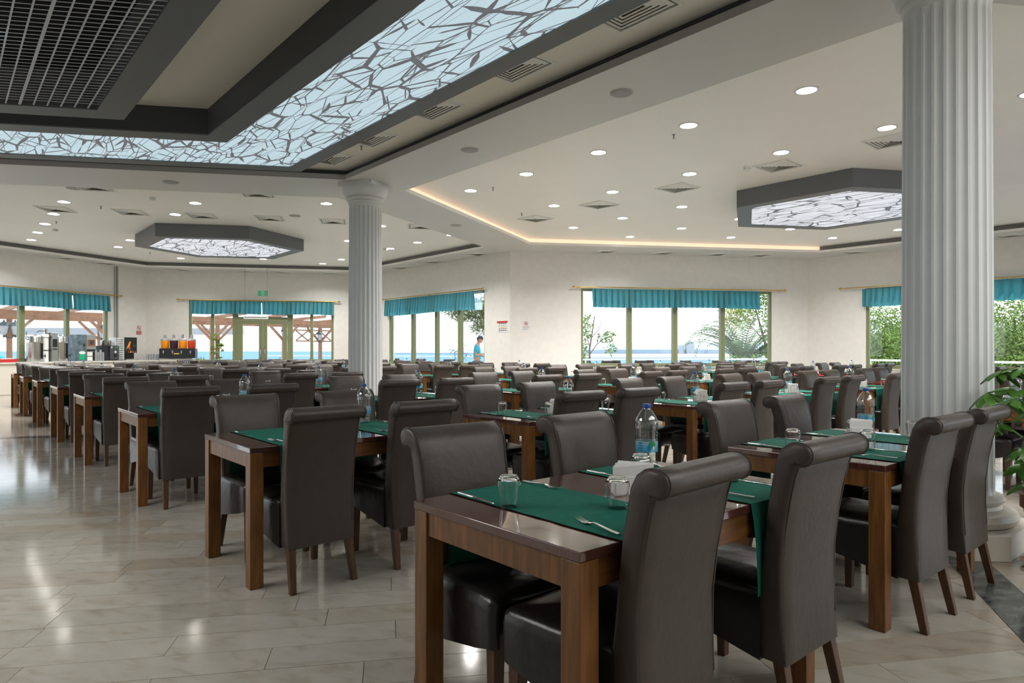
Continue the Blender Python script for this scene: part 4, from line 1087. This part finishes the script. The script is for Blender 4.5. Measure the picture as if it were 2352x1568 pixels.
skin_mesh('trousers',[(0,0,.95),(0,-.09,.86),(.02,-.10,.50),(-.03,-.10,.12),(0,.09,.86),(.04,.10,.50),(.0,.10,.12)],[(0,1),(1,2),(2,3),(0,4),(4,5),(5,6)],[(.135,.12),.105,.078,.062,.105,.078,.062],M['jeans'],man)
head(man,(.09,0,1.63),rad(32),M['skin'],M['hair'])
hand(man,(.22,-.17,1.16),(.9,.1,.05),M['skin']); hand(man,(.22,.16,1.08),(.9,-.1,.15),M['skin'])
q=MB(); q.box((.27,-.05,1.10),(.36,.07,1.13)); tag(q.obj('serving_cloth',M['white'],loc=(p.x,p.y,0),rot=(0,0,rad(-44))),'white cloth held by the man outside the window','cloth')
p=W(14,19.6)
wk=empty('person',(p.x,p.y,-.03),rad(170),label='person in turquoise shirt and grey cap bending down outside the far left window',cat='person')
skin_mesh('body',[(0,0,.92),(.16,0,1.03),(.38,0,1.08),(.50,0,1.08),(.56,0,1.08),(.38,-.19,1.04),(.42,-.22,.80),(.60,-.16,.74),(.38,.19,1.04),(.42,.22,.80),(.60,.16,.74),(0,-.10,.86),(.04,-.11,.48),(-.03,-.11,.06),(.1,-.11,.03),(0,.10,.86),(.04,.11,.48),(-.03,.11,.06),(.1,.11,.03)],
  [(0,1),(1,2),(2,3),(3,4),(2,5),(5,6),(6,7),(2,8),(8,9),(9,10),(0,11),(11,12),(12,13),(13,14),(0,15),(15,16),(16,17),(17,18)],
  [(.12,.11),(.11,.10),(.12,.09),.055,.05,.055,.042,.03,.055,.042,.03,.085,.055,.04,.035,.085,.055,.04,.035],M['skin2'],wk)
skin_mesh('shirt',[(-.02,0,.94),(.16,0,1.05),(.37,0,1.09),(.47,0,1.09),(.38,-.20,1.05),(.41,-.225,.90),(.38,.20,1.05),(.41,.225,.90)],[(0,1),(1,2),(2,3),(2,4),(4,5),(2,6),(6,7)],[(.15,.13),(.145,.13),(.15,.12),(.075,.07),.078,.068,.078,.068],M['teal'],wk)
skin_mesh('trousers',[(0,0,.90),(0,-.10,.83),(.04,-.11,.48),(-.03,-.11,.1),(0,.10,.83),(.04,.11,.48),(-.03,.11,.1)],[(0,1),(1,2),(2,3),(0,4),(4,5),(5,6)],[(.14,.13),.11,.08,.062,.11,.08,.062],M['jeans'],wk)
head(wk,(.62,0,1.13),rad(55),M['skin2'],M['greycap'],cap=True)
hand(wk,(.60,-.16,.74),(.8,.1,-.3),M['skin2']); hand(wk,(.60,.16,.74),(.8,-.1,-.3),M['skin2'])

# ------------------------------------------------------------------ plants
def foliage(parent,blobs,n,size,m_,name='foliage',seed=1,asp=.45,droop=0):
    rr=random.Random(seed); vs=[];fs=[]
    tot=sum(b[1][0]*b[1][1]*b[1][2] for b in blobs)
    for c,(a,b_,h) in blobs:
        k=int(n*a*b_*h/tot)
        for _ in range(k):
            v=Vector((rr.gauss(0,1),rr.gauss(0,1),rr.gauss(0,1))).normalized()*(rr.random()**.38); p=Vector(c)+Vector((v.x*a,v.y*b_,v.z*h))
            d=Vector((rr.gauss(0,1),rr.gauss(0,1),rr.gauss(0,.7)-droop)).normalized(); s=d.cross(Vector((rr.gauss(0,1),rr.gauss(0,1),rr.gauss(0,1)))).normalized(); L=size*rr.uniform(.6,1.3)
            i=len(vs); vs+=[tuple(p),tuple(p+d*L*.5+s*L*asp*.5),tuple(p+d*L),tuple(p+d*L*.5-s*L*asp*.5)]; fs.append((i,i+1,i+2,i+3))
    return tag(newobj(name,mesh(name,vs,fs,m_),parent),kind='stuff')
def bush(name,p,label,blobs,n,size,m_,trunks,seed,cat='tree',asp=.45,group=None,extra=None):
    r=empty(name,(p.x,p.y,p.z),rad(-40.6),label=label,cat=cat,group=group)
    foliage(r,blobs,n,size,m_,seed=seed,asp=asp)
    for tr in trunks:
        q=MB(); q.path(tr[0],(lambda t,a=tr[1],b=tr[2]:a+(b-a)*t),7); q.obj('branch' if tr[1]<.06 else 'trunk',M['bark'],r)
    if extra: foliage(r,extra[0],extra[1],extra[2],extra[3],name='blossom',seed=seed+5)
    return r
# local frame of plants: x to the camera's right, y away, z up
bush('small_tree',W(1354,26.5,-1.0),'slender young tree with leaf tufts at the left of the palm window',
     [((.62,0,2.55+.2),(.38,.3,.25)),((.85,0,2.3),(.25,.2,.22)),((-.12,0,3.2),(.25,.25,.5)),((-.2,0,2.2),(.16,.2,1.0)),((-.15,0,1.5),(.32,.3,.6)),((.1,0,1.55),(.25,.2,.3)),((.65,0,1.35),(.2,.2,.25))],900,.17,M['leaf2'],
     [([(.05,0,0),(.02,0,1.4),(0,0,2.3),(.1,0,2.9),(.2,0,3.6)],.055,.02),([(.02,0,2.1),(.3,0,2.5),(.65,0,2.75)],.022,.012),([(0,0,2.4),(-.15,0,3.0),(-.2,0,3.5)],.02,.012),([(.05,0,2.7),(.35,0,3.05),(.5,0,3.4)],.018,.01)],3,asp=.4)
# palm
p=W(1705,27.5,.55); pl=empty('palm_tree',(p.x,p.y,p.z),rad(-40.6),label='palm with arching grey green fronds outside the wide window',cat='tree')
rr=random.Random(5)
for k in range(44):
    az=rr.uniform(0,2*PI); el=rad(rr.uniform(38,86)); Lf=rr.uniform(2.5,3.1)
    if k<7: az=PI+rr.uniform(-.5,.5); el=rad(60+4*k); Lf=3.4
    hx_=Vector((math.cos(az),math.sin(az),0)); pts=[]; pos=Vector((0,0,0)); e=el
    for s in range(13): pts.append(pos.copy()); pos=pos+(hx_*math.cos(e)+Vector((0,0,math.sin(e))))*Lf/12; e-=rad(3+s*(1.9 if k<7 else .8))
    q=MB(); q.path([tuple(v) for v in pts[::2]],lambda t:.018*(1-t)+.004,4)
    sd_=hx_.cross(Vector((0,0,1)))
    for s in range(2,13):
        for f in (0,.5):
            b=pts[s] if f==0 or s==12 else (pts[s]+pts[s+1])/2 if s<12 else pts[s]
            dr=(pts[min(12,s+1)]-pts[max(0,s-1)]).normalized(); ll=.40*math.sin(PI*(s+1)/14)+.10
            for sg in (-1,1):
                t=b+(sd_*sg*.8+dr*.75+Vector((0,0,-.25))).normalized()*ll; w=dr*.03
                q.add([tuple(b-w),tuple(t),tuple(b+w)],[(0,1,2)])
    q.obj('frond',M['palm'],pl)
q=MB(); q.lathe([(.28,-1.4),(.32,-.6),(.25,-.1),(.12,.15)],12); q.obj('trunk',M['bark'],pl,smooth=60)
bush('leafy_tree',W(1725,31,-1),'loose yellow green tree rising behind the palm',[((-.6,0,3.9),(.9,.7,.8)),((.5,0,4.6),(.8,.7,1.0)),((.9,0,3.2),(.55,.6,.9)),((.95,0,2.0),(.3,.5,.5))],2300,.15,M['leaf2'],[([(.9,0,0),(.7,0,2.4),(.2,0,4.2)],.09,.03),([(.7,0,2.6),(-.5,0,3.9)],.035,.015)],11,extra=([((-.6,0,3.7),(.8,.7,.6))],520,.15,M['leaf3']))
bush('pine_bough',W(1128,24.5,0),'dark pine bough hanging beside the young man',[((-.9,0,2.75),(.95,.6,.45)),((-.2,0,2.35),(.55,.6,.38)),((-1.35,0,2.95),(.6,.4,.3)),((.3,0,2.9),(.8,.6,.7)),((-.35,0,2.05),(.5,.5,.28)),((-1.0,0,2.5),(.5,.4,.25))],13000,.10,M['leafd'],[([(1.4,0,-.1),(1.2,0,1.6),(.6,0,2.3),(-.3,0,2.65),(-1.4,0,3.0)],.10,.02),([(.6,0,2.3),(.0,0,2.15),(-.3,0,2.1)],.03,.01),([(.2,0,2.45),(-.6,0,2.45),(-1.0,0,2.6)],.025,.01)],21,asp=.25)
for i,(px,Z,w_,h_,zc) in enumerate([(2010,27,1.3,1.7,1.6),(2120,29,1.6,2.0,1.9),(2230,28,1.6,1.7,1.5),(2310,25.5,1.5,1.8,1.7),(2420,25,1.6,2.0,1.8),(2560,24,1.8,2.0,1.8),(2060,31,1.5,1.6,1.0),(2350,28,1.8,1.6,.9)]):
    bush('garden_bush',W(px,Z,-.5),'dense sunlit green shrub outside the far right window, %s of eight'%ordn[i],[((0,0,zc+.4),(w_,1.0,h_)),((.4,0,zc-.4),(w_,1.0,h_*.7))],12000,.12,M['leaf2'],[([(0,0,0),(0,0,zc)],.08,.04)],40+i,cat='shrub',group='shrubs outside the far right window')
for i,px in enumerate((1690,1745,1790)):
    bush('low_shrub',W(px,26.5,-.5),'low leafy shrub below the palm, %s one'%ordn[i],[((0,0,1.1),(.6,.5,.5))],420,.14,M['leaf2'],[([(0,0,0),(0,0,1)],.04,.02)],60+i,cat='shrub',group='low shrubs by the railing')
bush('flowering_twig',W(1056,22.3,-.03),'thin budding shrub left of the young man',[((-.15,0,1.25),(.14,.1,.35)),((.12,0,1.15),(.25,.1,.3))],110,.07,M['leafd'],[([(0,0,0),(-.15,0,1.0),(-.25,0,1.6)],.01,.004),([(0,0,0),(.1,0,1.0),(.4,0,1.35)],.01,.004)],71,cat='shrub')
# indoor pot plants on the back counter
def scheff(loc,label,n,rx,z0,z1,ls,pot,seed,rz=0,lean=0,flowers=0,leafm='leaf'):
    r=empty('potted_plant',loc,rz,label=label,cat='plant'); rr=random.Random(seed)
    q=MB(); pr,ph=pot; q.lathe([(pr*.62,.02),(pr*.9,ph*.8),(pr,ph*.82),(pr,ph),(pr*.86,ph),(pr*.84,ph*.9)],24,cap1=True); q.obj('pot',M['terra'],r,smooth=40)
    q=MB(); q.lathe([(pr*.75,0),(pr*1.0,.03),(pr*.95,.03),(pr*.7,.015)],24); q.obj('saucer',M['terra'],r,smooth=40)
    # leaflet mesh
    vs=[];fs=[];k=6
    for i in range(k+1):
        t=i/k; w=.24*math.sin(PI*min(1,t*.92+.06))**.8; zc=-.28*t*t
        vs+=[(t,-w,zc-.05),(t,0,zc+.0),(t,w,zc-.05)]
    for i in range(k): a=3*i; fs+=[(a,a+1,a+4,a+3),(a+1,a+2,a+5,a+4)]
    lm=mesh('leaf',[(x*ls,y*ls,z*ls) for x,y,z in vs],fs,M[leafm],smooth=70)
    top=Vector((lean,0,z1))
    for s in range(3):
        q=MB(); a=s*2.1; q.path([(0,0,ph*.9),(.05*math.cos(a)+lean*.3,.05*math.sin(a),z0+(z1-z0)*.4),(.07*math.cos(a)+lean*.8,.07*math.sin(a),z1*.94)],lambda t:.012*(1-.5*t)*(ls/.12),6); q.obj('stem',M['bark'],r)
    for c in range(n):
        t=rr.random(); z=z0+(z1-z0)*t; a=rr.uniform(0,2*PI); rad_=rx*math.sqrt(rr.uniform(.15,1))*(1-.45*max(0,t-.5)*2)*(.75 if t<.15 else 1)
        cx_=lean*t+rad_*math.cos(a); cy_=rad_*math.sin(a)
        q=MB(); q.path([(lean*t*.8,0,z-.10*(ls/.12)),(lean*t+rad_*.6*math.cos(a),rad_*.6*math.sin(a),z+.02),(cx_,cy_,z)],.0028*(ls/.12),4); q.obj('leaf_stalk',M['leaf'],r)
        k=7
        for i in range(k):
            ang=a+(i-(k-1)/2)*rad(360/k)+rr.uniform(-.1,.1); pit=rad(rr.uniform(5,38))
            o=newobj('leaf',lm,r); o.location=(cx_,cy_,z); o.rotation_euler=(rr.uniform(-.3,.3),pit,ang); s_=rr.uniform(.75,1.15); o.scale=(s_,s_,s_)
    for f in range(flowers):
        a=rr.uniform(2.2,4.2); q=MB()
        for i in range(5): b=2*PI*i/5; q.add([(0,0,0),(.016*math.cos(b-.4),.016*math.sin(b-.4),.006),(.022*math.cos(b),.022*math.sin(b),.004),(.016*math.cos(b+.4),.016*math.sin(b+.4),.006)],[(0,1,2,3)])
        fl=q.obj('flower',M['flower'],r); fl.location=(rx*.8*math.cos(a),rx*.8*math.sin(a),z0+.03+.1*rr.random()); fl.rotation_euler=(rr.uniform(0,1.5),rr.uniform(-1.5,0),0)
    return r
scheff((4.93,.90,0),'green umbrella plant in terracotta pot at the right edge beside the large column',41,.40,.50,1.24,.125,(.17,.42),5,flowers=4)

# ------------------------------------------------------------------ drinks counter
def sight(P,Q,px,off):
    P=Vector(P);Q=Vector(Q);d=(Q-P).normalized();nn=Vector((-d.y,d.x)); P2=P-nn*off; v=W(px,1.0).to_2d(); det=v.x*(-d.y)+d.x*v.y
    k=(P2.x*(-d.y)+d.x*P2.y)/det; t=(v.x*P2.y-v.y*P2.x)/det; return t,k
H_C=.945
ct=tag(empty('drinks_counter',(0,0,0)),'cream built-in counter carrying the urns, coffee machines and juice','counter'); del ct['label']; ct['label']='cream built-in counter carrying the urns, coffee machines and juice'; ct['category']='counter'
lA=(Vector(AB)-Vector(A0)).length; TA=wmat(A0,AB); TB=wmat(AB,BC)
q=MB(); q.box((1.0,-.70,0),(lA-.34,-.06,H_C-.04),TA); q.obj('base',M['counter'],ct)
q=MB(); q.box((.36,-.70,0),(1.62,-.06,H_C-.04),TB); q.obj('base',M['counter'],ct)
q=MB(); q.box((.98,-.74,H_C-.04),(lA-.36,-.01,H_C),TA); q.obj('worktop',M['countertop'],ct)
q=MB(); q.box((.38,-.74,H_C-.035),(1.66,-.01,H_C),TB); q.obj('worktop',M['countertop'],ct)
for k in range(9):
    q=MB(); a=1.1+k*.85; q.box((a,-.712,.12),(a+.80,-.70,H_C-.10),TA); q.obj('door_panel',M['counter'],ct)
def place(P,Q,px,off,name,label,cat,z=H_C,group=None):
    s,Z=sight(P,Q,px,off); m4=wmat(P,Q) @ Matrix.Translation((s,-off,z)); return empty(name,mat4=m4,label=label,cat=cat,group=group),Z
def urn(px,label):
    r,Z=place(A0,AB,px,.38,'hot_water_urn',label,'urn',group='stainless hot water urns')
    q=MB(); q.lathe([(.19,.0),(.195,.02),(.195,.50),(.20,.51),(.20,.54),(.195,.55),(.195,.66),(.18,.69),(.05,.72),(.03,.75)],28); q.obj('tank',M['stainless'],r,smooth=35)
    q=MB(); q.box((.05,-.212,.08),(.075,-.19,.50)); q.obj('sight_gauge',M['blackp'],r)
    q=MB(); q.tube((.10,-.17,.16),(.10,-.27,.16),.012); q.tube((.10,-.26,.20),(.10,-.26,.11),.011); q.obj('tap',M['blackp'],r)
    for s in (-1,1): q=MB(); q.path([(.19*s,0,.60),(.24*s,0,.62),(.24*s,0,.66),(.19*s,0,.68)],.010,5); q.obj('handle',M['blackp'],r)
urn(80,'stainless steel hot water urn at the left end of the counter'); urn(138,'stainless steel hot water urn right of the boiler unit')
r,_=place(A0,AB,110,.38,'boiler_unit','stainless boiler unit with round grey cylinder between the two urns','boiler')
q=MB(); q.box((0.0,-.16,0),(.17,.12,.80)); q.obj('housing',M['stainless'],r,bevel=.008)
q=MB(); q.lathe([(.10,0),(.10,.66),(.11,.67),(.11,.72),(.09,.75)],20,Matrix.Translation((-.11,-.02,0))); q.obj('cylinder',M['white'],r,smooth=35)
for z in (.30,.66): q=MB(); q.lathe([(.108,z),(.108,z+.02)],20,Matrix.Translation((-.11,-.02,0))); q.obj('clamp_ring',M['blackp'],r)
q=MB(); q.box((.03,-.175,.40),(.14,-.16,.62)); q.obj('display',M['blackp'],r); q=MB(); q.box((.03,-.172,.32),(.14,-.16,.37)); q.obj('button_strip',M['ink'],r)
q=MB(); q.tube((-.06,0,.75),(-.06,0,.90),.045,n=12); q.obj('flue',M['stainless'],r)
q=MB(); q.path([(-.06,0,.84),(-.25,-.02,.84),(-.33,-.02,.80)],.010,5); q.obj('lever_pipe',M['blackp'],r)
r,_=place(A0,AB,190,.38,'coffee_machine','beige and steel coffee machine with illustrated cup panel on its side','coffee machine')
q=MB(); q.box((-.02,-.18,0),(.28,.20,.76)); q.obj('housing',M['stainless'],r,bevel=.008)
M['pic']=mat('printed_panel',(.12,.17,.20),.4,noise=.5,nscale=9)
q=MB(); q.box((-.30,-.17,0),(-.025,.18,.76)); po=q.obj('side_panel',M['pic'],r)
q=MB(); q.lathe([(.10,0),(.10,.004)],20,Matrix.Translation((-.15,-.172,.24)) @ Matrix.Diagonal((1,1,.45,1)) @ Matrix.Rotation(PI/2,4,'X')); q.obj('printed_cup',M['white'],po)
q=MB(); q.box((-.24,-.174,.04),(-.06,-.171,.20)); q.obj('printed_cup_body',M['exitg'],po)
q=MB(); q.lathe([(.03,0),(.03,.006)],14,Matrix.Translation((-.09,-.172,.46)) @ Matrix.Rotation(PI/2,4,'X')); q.obj('printed_dot',M['blackp'],po)
q=MB(); q.box((.02,-.19,.42),(.24,-.18,.62)); q.obj('display',M['terra'],r); q=MB(); q.box((.06,-.195,.47),(.20,-.19,.60)); q.obj('screen',M['ink'],r)
q=MB(); q.box((-.0,-.21,.28),(.27,-.18,.34)); q.obj('spout_bar',M['blackp'],r); q=MB(); q.box((.16,-.205,.02),(.22,-.18,.26)); q.obj('drip_recess',M['blackp'],r)
for z in (.0,.14): q=MB(); q.box((.0,-.20,z+.01),(.15,-.18,z+.12)); q.obj('drawer',M['white'],r)
# stacked glasses
cupm=MB().lathe([(.028,0),(.036,.09),(.034,.09),(.026,.003)],12).me('cup',M['white'],smooth=50)
M['cup']=mat('clear_plastic_cup',(.75,.77,.80),.15,trans=.55,ior=1.2)
cupm=MB().lathe([(.028,0),(.037,.11),(.035,.11),(.026,.003)],12).me('cup',M['cup'],smooth=50)
for px,P,Q,n,hh,ph,zz in ((224,A0,AB,9,3,'beside the coffee machine',0),(353,AB,BC,9,2,'left of the juice dispenser',0)):
    for i in range(n):
        s,Z=sight(P,Q,px+(i%5-2)*5.5,.46); off=.40+.10*(i//5)
        m4=wmat(P,Q) @ Matrix.Translation((s,-off-.08,H_C))
        r=empty('glass_stack',mat4=m4,label='stack of upturned clear tumblers %s, %s of its cluster'%(ph,ordn[i]),cat='glasses',group='stacked tumblers %s'%ph)
        for k in range(hh+(1 if i%2 and hh==3 else 0)): o=newobj('cup',cupm,r); o.location=(0,0,.115+.07*k); o.rotation_euler=(PI,0,0)
r,_=place(A0,AB,244,.40,'espresso_machine','black espresso machine with round gauge and a steel pot on top','coffee machine')
q=MB(); q.box((-.27,-.15,0),(.27,.18,.45)); q.obj('housing',M['blackp'],r,bevel=.01)
q=MB(); q.box((-.02,-.19,.02),(.28,-.15,.44)); q.obj('front_panel',M['ink'],r,bevel=.008)
q=MB(); q.lathe([(.035,0),(.035,.01)],16,Matrix.Translation((.15,-.19,.26)) @ Matrix.Rotation(PI/2,4,'X')); q.obj('gauge',M['white'],r)
q=MB(); q.box((.14,-.195,.38),(.24,-.19,.42)); q.obj('green_badge',M['greenp'],r); q=MB(); q.box((.0,-.195,.37),(.05,-.19,.43)); q.obj('round_badge',M['lightgrey'],r)
q=MB(); q.box((.10,-.23,.14),(.20,-.19,.19)); q.obj('brew_head',M['blackp'],r)
r,_=place(A0,AB,243,.36,'steel_pot','stainless steel stock pot standing on the black espresso machine','pot',z=H_C+.452)
q=MB(); q.lathe([(.14,0),(.145,.01),(.145,.15),(.15,.155)],24); q.obj('pot_body',M['stainless'],r,smooth=40)
for s in (-1,1): q=MB(); q.path([(.14*s,-.03,.11),(.185*s,-.02,.11),(.185*s,.02,.11),(.14*s,.03,.11)],.008,5); q.obj('handle',M['stainless'],r)
r,_=place(A0,AB,268,.34,'louvred_rack','white louvred rack standing left of the black juice machine','rack')
for s in (-.15,.15): q=MB(); q.box((s-.01,-.12,0),(s+.01,.12,.70)); q.obj('upright',M['white'],r)
for k in range(12): q=MB(); q.box((-.139,-.12,.03+k*.057),(.139,.10,.055+k*.057)); q.obj('slat',M['white'],r)
r,_=place(A0,AB,295,.40,'juice_machine','black juice machine with orange and green parrot-like swoosh and four taps','drinks machine')
r['label']='black juice machine with a colourful swoosh and four small taps'
q=MB(); q.box((-.20,-.12,.23),(.20,.20,.71)); q.box((-.20,.0,.04),(.20,.20,.2295)); q.obj('housing',M['blackp'],r)
q=MB(); q.add([(-.17,-.123,.34),(-.13,-.123,.46),(-.05,-.123,.60),(-.02,-.123,.56),(-.06,-.123,.45),(-.13,-.123,.38)],[(0,1,2,3,4,5)]); q.obj('swoosh_orange',M['orange'],r)
q=MB(); q.add([(-.19,-.124,.32),(-.17,-.124,.42),(-.13,-.124,.46),(-.14,-.124,.38)],[(0,1,2,3)]); q.obj('swoosh_green',M['greenp'],r)
q=MB(); q.add([(-.12,-.1245,.38),(-.05,-.1245,.46),(-.03,-.1245,.30)],[(0,1,2)]); q.obj('swoosh_red',M['redj'],r)
for k,mm in enumerate(('redj','yellowp','cup','redj')): q=MB(); q.lathe([(.022,0),(.01,.04),(.006,.06)],8,Matrix.Translation((-.12+.08*k,-.14,.235))); q.obj('tap',M[mm],r)
q=MB(); q.box((-.22,-.16,0),(.22,.20,.03)); q.obj('drip_tray',M['stainless'],r); q=MB(); q.box((.06,-.123,.44),(.14,-.12,.46)); q.obj('green_mark',M['greenp'],r)
r,_=place(AB,BC,410,.42,'juice_dispenser','black four-bowl juice dispenser with orange, dark and red drinks','drinks machine')
q=MB(); q.box((-.54,-.14,.05),(.54,.18,.37)); q.obj('base',M['blackp'],r,bevel=.01)
q=MB(); q.box((-.56,-.18,0),(.56,.18,.03)); q.obj('drip_tray',M['stainless'],r)
q=MB(); q.box((-.10,-.145,.18),(.06,-.14,.215)); q.obj('lettering_strip',M['yellowp'],r); q=MB(); q.add([(.03,-.147,.19),(.10,-.147,.24),(.08,-.147,.20)],[(0,1,2)]); q.obj('leaf_mark',M['greenp'],r)
for k,mm in enumerate(('orange','darkj','orange','redj')):
    x=-.405+.27*k
    q=MB(); q.lathe([(.105,.37),(.118,.40),(.123,.60),(.122,.62)],20,Matrix.Translation((x,0,0))); bo=q.obj('juice_bowl',M[mm],r,smooth=40)
    q=MB(); q.lathe([(.124,.62),(.126,.66),(.09,.69),(.05,.70)],20,Matrix.Translation((x,0,0))); q.obj('bowl_lid',M['cup'],bo,smooth=40)
    q=MB(); q.lathe([(.052,.70),(.052,.80),(.045,.82)],16,Matrix.Translation((x,0,0))); q.obj('lid_cap',M['stainless'],bo,smooth=40)
    q=MB(); q.box((x-.02,-.18,.22),(x+.02,-.14,.30)); q.tube((x,-.165,.17),(x,-.165,.22),.01); q.obj('tap',M['stainless'],r)
r,_=place(A0,AB,13,.40,'red_tray','red tray of packets on the far left end of the counter','tray')
q=MB(); q.add([(-.18,-.14,0),(.18,-.14,0),(.18,.14,0),(-.18,.14,0),(-.22,-.17,.08),(.22,-.17,.08),(.22,.17,.08),(-.22,.17,.08)],[(3,2,1,0),(0,1,5,4),(1,2,6,5),(2,3,7,6),(3,0,4,7)]); q.obj('tray_body',M['redp'],r)
for k in range(6): q=MB(); T=Matrix.Translation((-.15+.055*k,-.02,.06)) @ Matrix.Rotation(R.uniform(-.4,.4),4,'Z'); q.box((-.025,-.06,0),(.025,.06,.05),T); q.obj('packet',M['white'],r)
v,_=place(A0,AB,163,.5,'drink_bottle','small clear bottle left of the coffee machine panel','bottle')
q=MB(); q.lathe([(.03,0),(.035,.01),(.035,.12),(.03,.15),(.013,.19)],14); q.obj('body',M['water'],v,smooth=50); q=MB(); q.lathe([(.015,.19),(.015,.21)],12); q.obj('cap',M['cap'],v)
s,_=sight(AB,BC,497,.30); v=wmat(AB,BC) @ Vector((s,-.40,0)); 
q=MB(); q.box((-.75,-.18,0),(.45,.18,.62)); q.box((-.77,-.2,.62),(.47,.2,.65)); tag(q.obj('low_shelf',M['counter'],loc=(v.x,v.y,0),rot=(0,0,rad(-29))),'low cream shelf below the plants beside the door','shelf')
scheff((v.x+.05,v.y,.65),'tall thin climbing plant right of the juice dispenser',24,.19,.15,1.22,.12,(.10,.16),8,lean=.0,leafm='leaf2')
u=wmat(AB,BC) @ Vector((s-.42,-.42,0)); scheff((u.x,u.y,.65),'small leafy plant just right of the juice dispenser',12,.16,.20,.42,.11,(.09,.14),9,leafm='leaf2')
# wall fittings
for a_,l_ in ((7.82,'left'),(7.90,'right')):
    q=MB(); q.box((a_,-.052,1.5),(a_+.038,-.002,HS-.002)); o=q.obj('wall_conduit',M['lightgrey']); o.matrix_world=TA; tag(o,'%s one of two vertical pipe covers beside the far left window'%l_,'pipe','vertical pipe covers')
r,_=place(AB,BC,588,1.6,'insect_trap','white tube fixture hanging on two wires before the door','lamp',z=2.24)
q=MB(); q.box((-.36,-.06,0),(.36,.06,.035)); q.box((-.36,-.065,.035),(-.34,.065,.10)); q.box((.34,-.065,.035),(.36,.065,.10)); q.box((-.34,-.045,.06),(.34,.045,.10)); q.obj('housing',M['white'],r)
for s in (-.33,.33): q=MB(); q.tube((s,0,.10),(s,0,HS-2.24),.004,n=5); q.obj('wire',M['ink'],r)
def sign_root(P,Q,s,z,name,label,cat='sign'): return empty(name,mat4=wmat(P,Q) @ Matrix.Translation((s,-.004,z)),label=label,cat=cat)
RX=Matrix.Rotation(PI/2,4,'X')
def nosmoke(r,zc,rad_):
    q=MB(); n=24; T=Matrix.Translation((0,-.008,zc))
    for i in range(n):
        a,b=2*PI*i/n,2*PI*(i+1)/n; q.add([(rad_*math.cos(a),0,rad_*math.sin(a)),(rad_*math.cos(b),0,rad_*math.sin(b)),(rad_*.8*math.cos(b),0,rad_*.8*math.sin(b)),(rad_*.8*math.cos(a),0,rad_*.8*math.sin(a))],[(0,1,2,3)],T)
    q.box((-rad_*.9,-.0005,-rad_*.08),(rad_*.9,.0005,rad_*.08),T @ Matrix.Rotation(rad(45),4,'Y')); q.obj('prohibition_ring',M['red'],r)
    q=MB(); q.box((-rad_*.55,0,-rad_*.12),(rad_*.55,.001,rad_*.06),Matrix.Translation((0,-.0065,zc))); q.obj('cigarette_mark',M['ink'],r)
r=sign_root(A0,AB,8.72,1.91,'no_smoking_sign','small white and red no smoking sign above the counter')
q=MB(); q.box((-.10,-.004,-.15),(.10,.004,.15)); q.obj('plate',M['paper'],r); nosmoke(r,.065,.075)
q=MB(); q.box((-.095,-.007,-.145),(.095,-.0045,-.03)); q.obj('red_field',M['red'],r)
text('SİGARA',.045,M['white'],r,Matrix.Translation((0,-.009,-.06)) @ RX); text('İÇİLMEZ',.045,M['white'],r,Matrix.Translation((0,-.009,-.11)) @ RX)
r=sign_root(CD,DE,.43,1.89,'no_smoking_sign','white no smoking notice right of the wall corner')
q=MB(); q.box((-.095,-.004,-.15),(.095,.004,.15)); q.obj('plate',M['paper'],r); nosmoke(r,.08,.05)
text('SİGARA İÇİLMEZ',.024,M['red'],r,Matrix.Translation((0,-.009,-.015)) @ RX)
for k in range(3): q=MB(); q.box((-.08,-.006,-.055-.018*k),(.08-.02*k,-.005,-.048-.018*k)); q.obj('text_line',M['lightgrey'],r)
r=sign_root(BC,CD,7.16,1.89,'notice_board','white notice with red header and coloured table left of the wall corner')
q=MB(); q.box((-.22,-.004,-.15),(.22,.004,.15)); q.obj('plate',M['paper'],r); q=MB(); q.box((-.22,-.006,.10),(.22,-.0045,.15)); q.obj('red_header',M['red'],r)
for i in range(4):
    for j,mm in enumerate(('ink','lightgrey','yellowp','terra','greyd')):
        q=MB(); q.box((-.15+.085*i,-.006,.075-.047*j),(-.08+.085*i,-.0045,.095-.047*j)); q.obj('table_cell',M[mm],r)
r=sign_root(AB,BC,3.63,3.18,'exit_sign','green exit sign with running man above the double door')
q=MB(); q.box((-.16,-.012,-.08),(.16,.0,.08)); q.obj('sign_box',M['exitg'],r)
text('ÇIKIŞ',.055,M['white'],r,Matrix.Translation((-.095,-.014,.035)) @ RX); text('EXIT',.055,M['white'],r,Matrix.Translation((-.095,-.014,-.035)) @ RX)
q=MB(); q.box((-.035,-.0135,-.07),(.06,-.0125,.07)); q.obj('door_field',M['white'],r)
q=MB(); T=Matrix.Translation((.012,-.0145,0))
for a,b in (((0,.02),(.01,-.01)),((.01,-.01),(.03,-.03)),((.03,-.03),(.035,-.055)),((.01,-.01),(-.01,-.035)),((-.01,-.035),(-.03,-.05)),((0,.02),(.025,.01)),((0,.02),(-.025,.01))):
    q.tube((a[0],0,a[1]),(b[0],0,b[1]),.006,n=4,T=T)
q.lathe([(.010,0),(.010,.002)],10,T @ Matrix.Translation((-.002,0,.043)) @ RX); q.obj('running_man',M['exitg'],r)
q=MB(); q.box((.10,-.0135,-.01),(.118,-.0125,.055)); q.add([(.08,-.013,-.01),(.138,-.013,-.01),(.109,-.013,-.055)],[(0,1,2)]); q.obj('arrow',M['white'],r)
q=MB(); q.box((-.09,-.03,0),(.09,.03,.13)); tag(q.obj('menu_box',M['redp'],loc=(7.35,2.05,.7535),rot=(0,0,.4)),'red menu box on the table behind the large column','box')
for i in range(3):
    q=MB(); q.box((-.17,-.12,0),(.17,.12,.012))
    x,y=((1.13+.0,0),(3.9,3.85),(5.9,3.95))[i] if i else (2.0,6.6)
KIDS.clear()
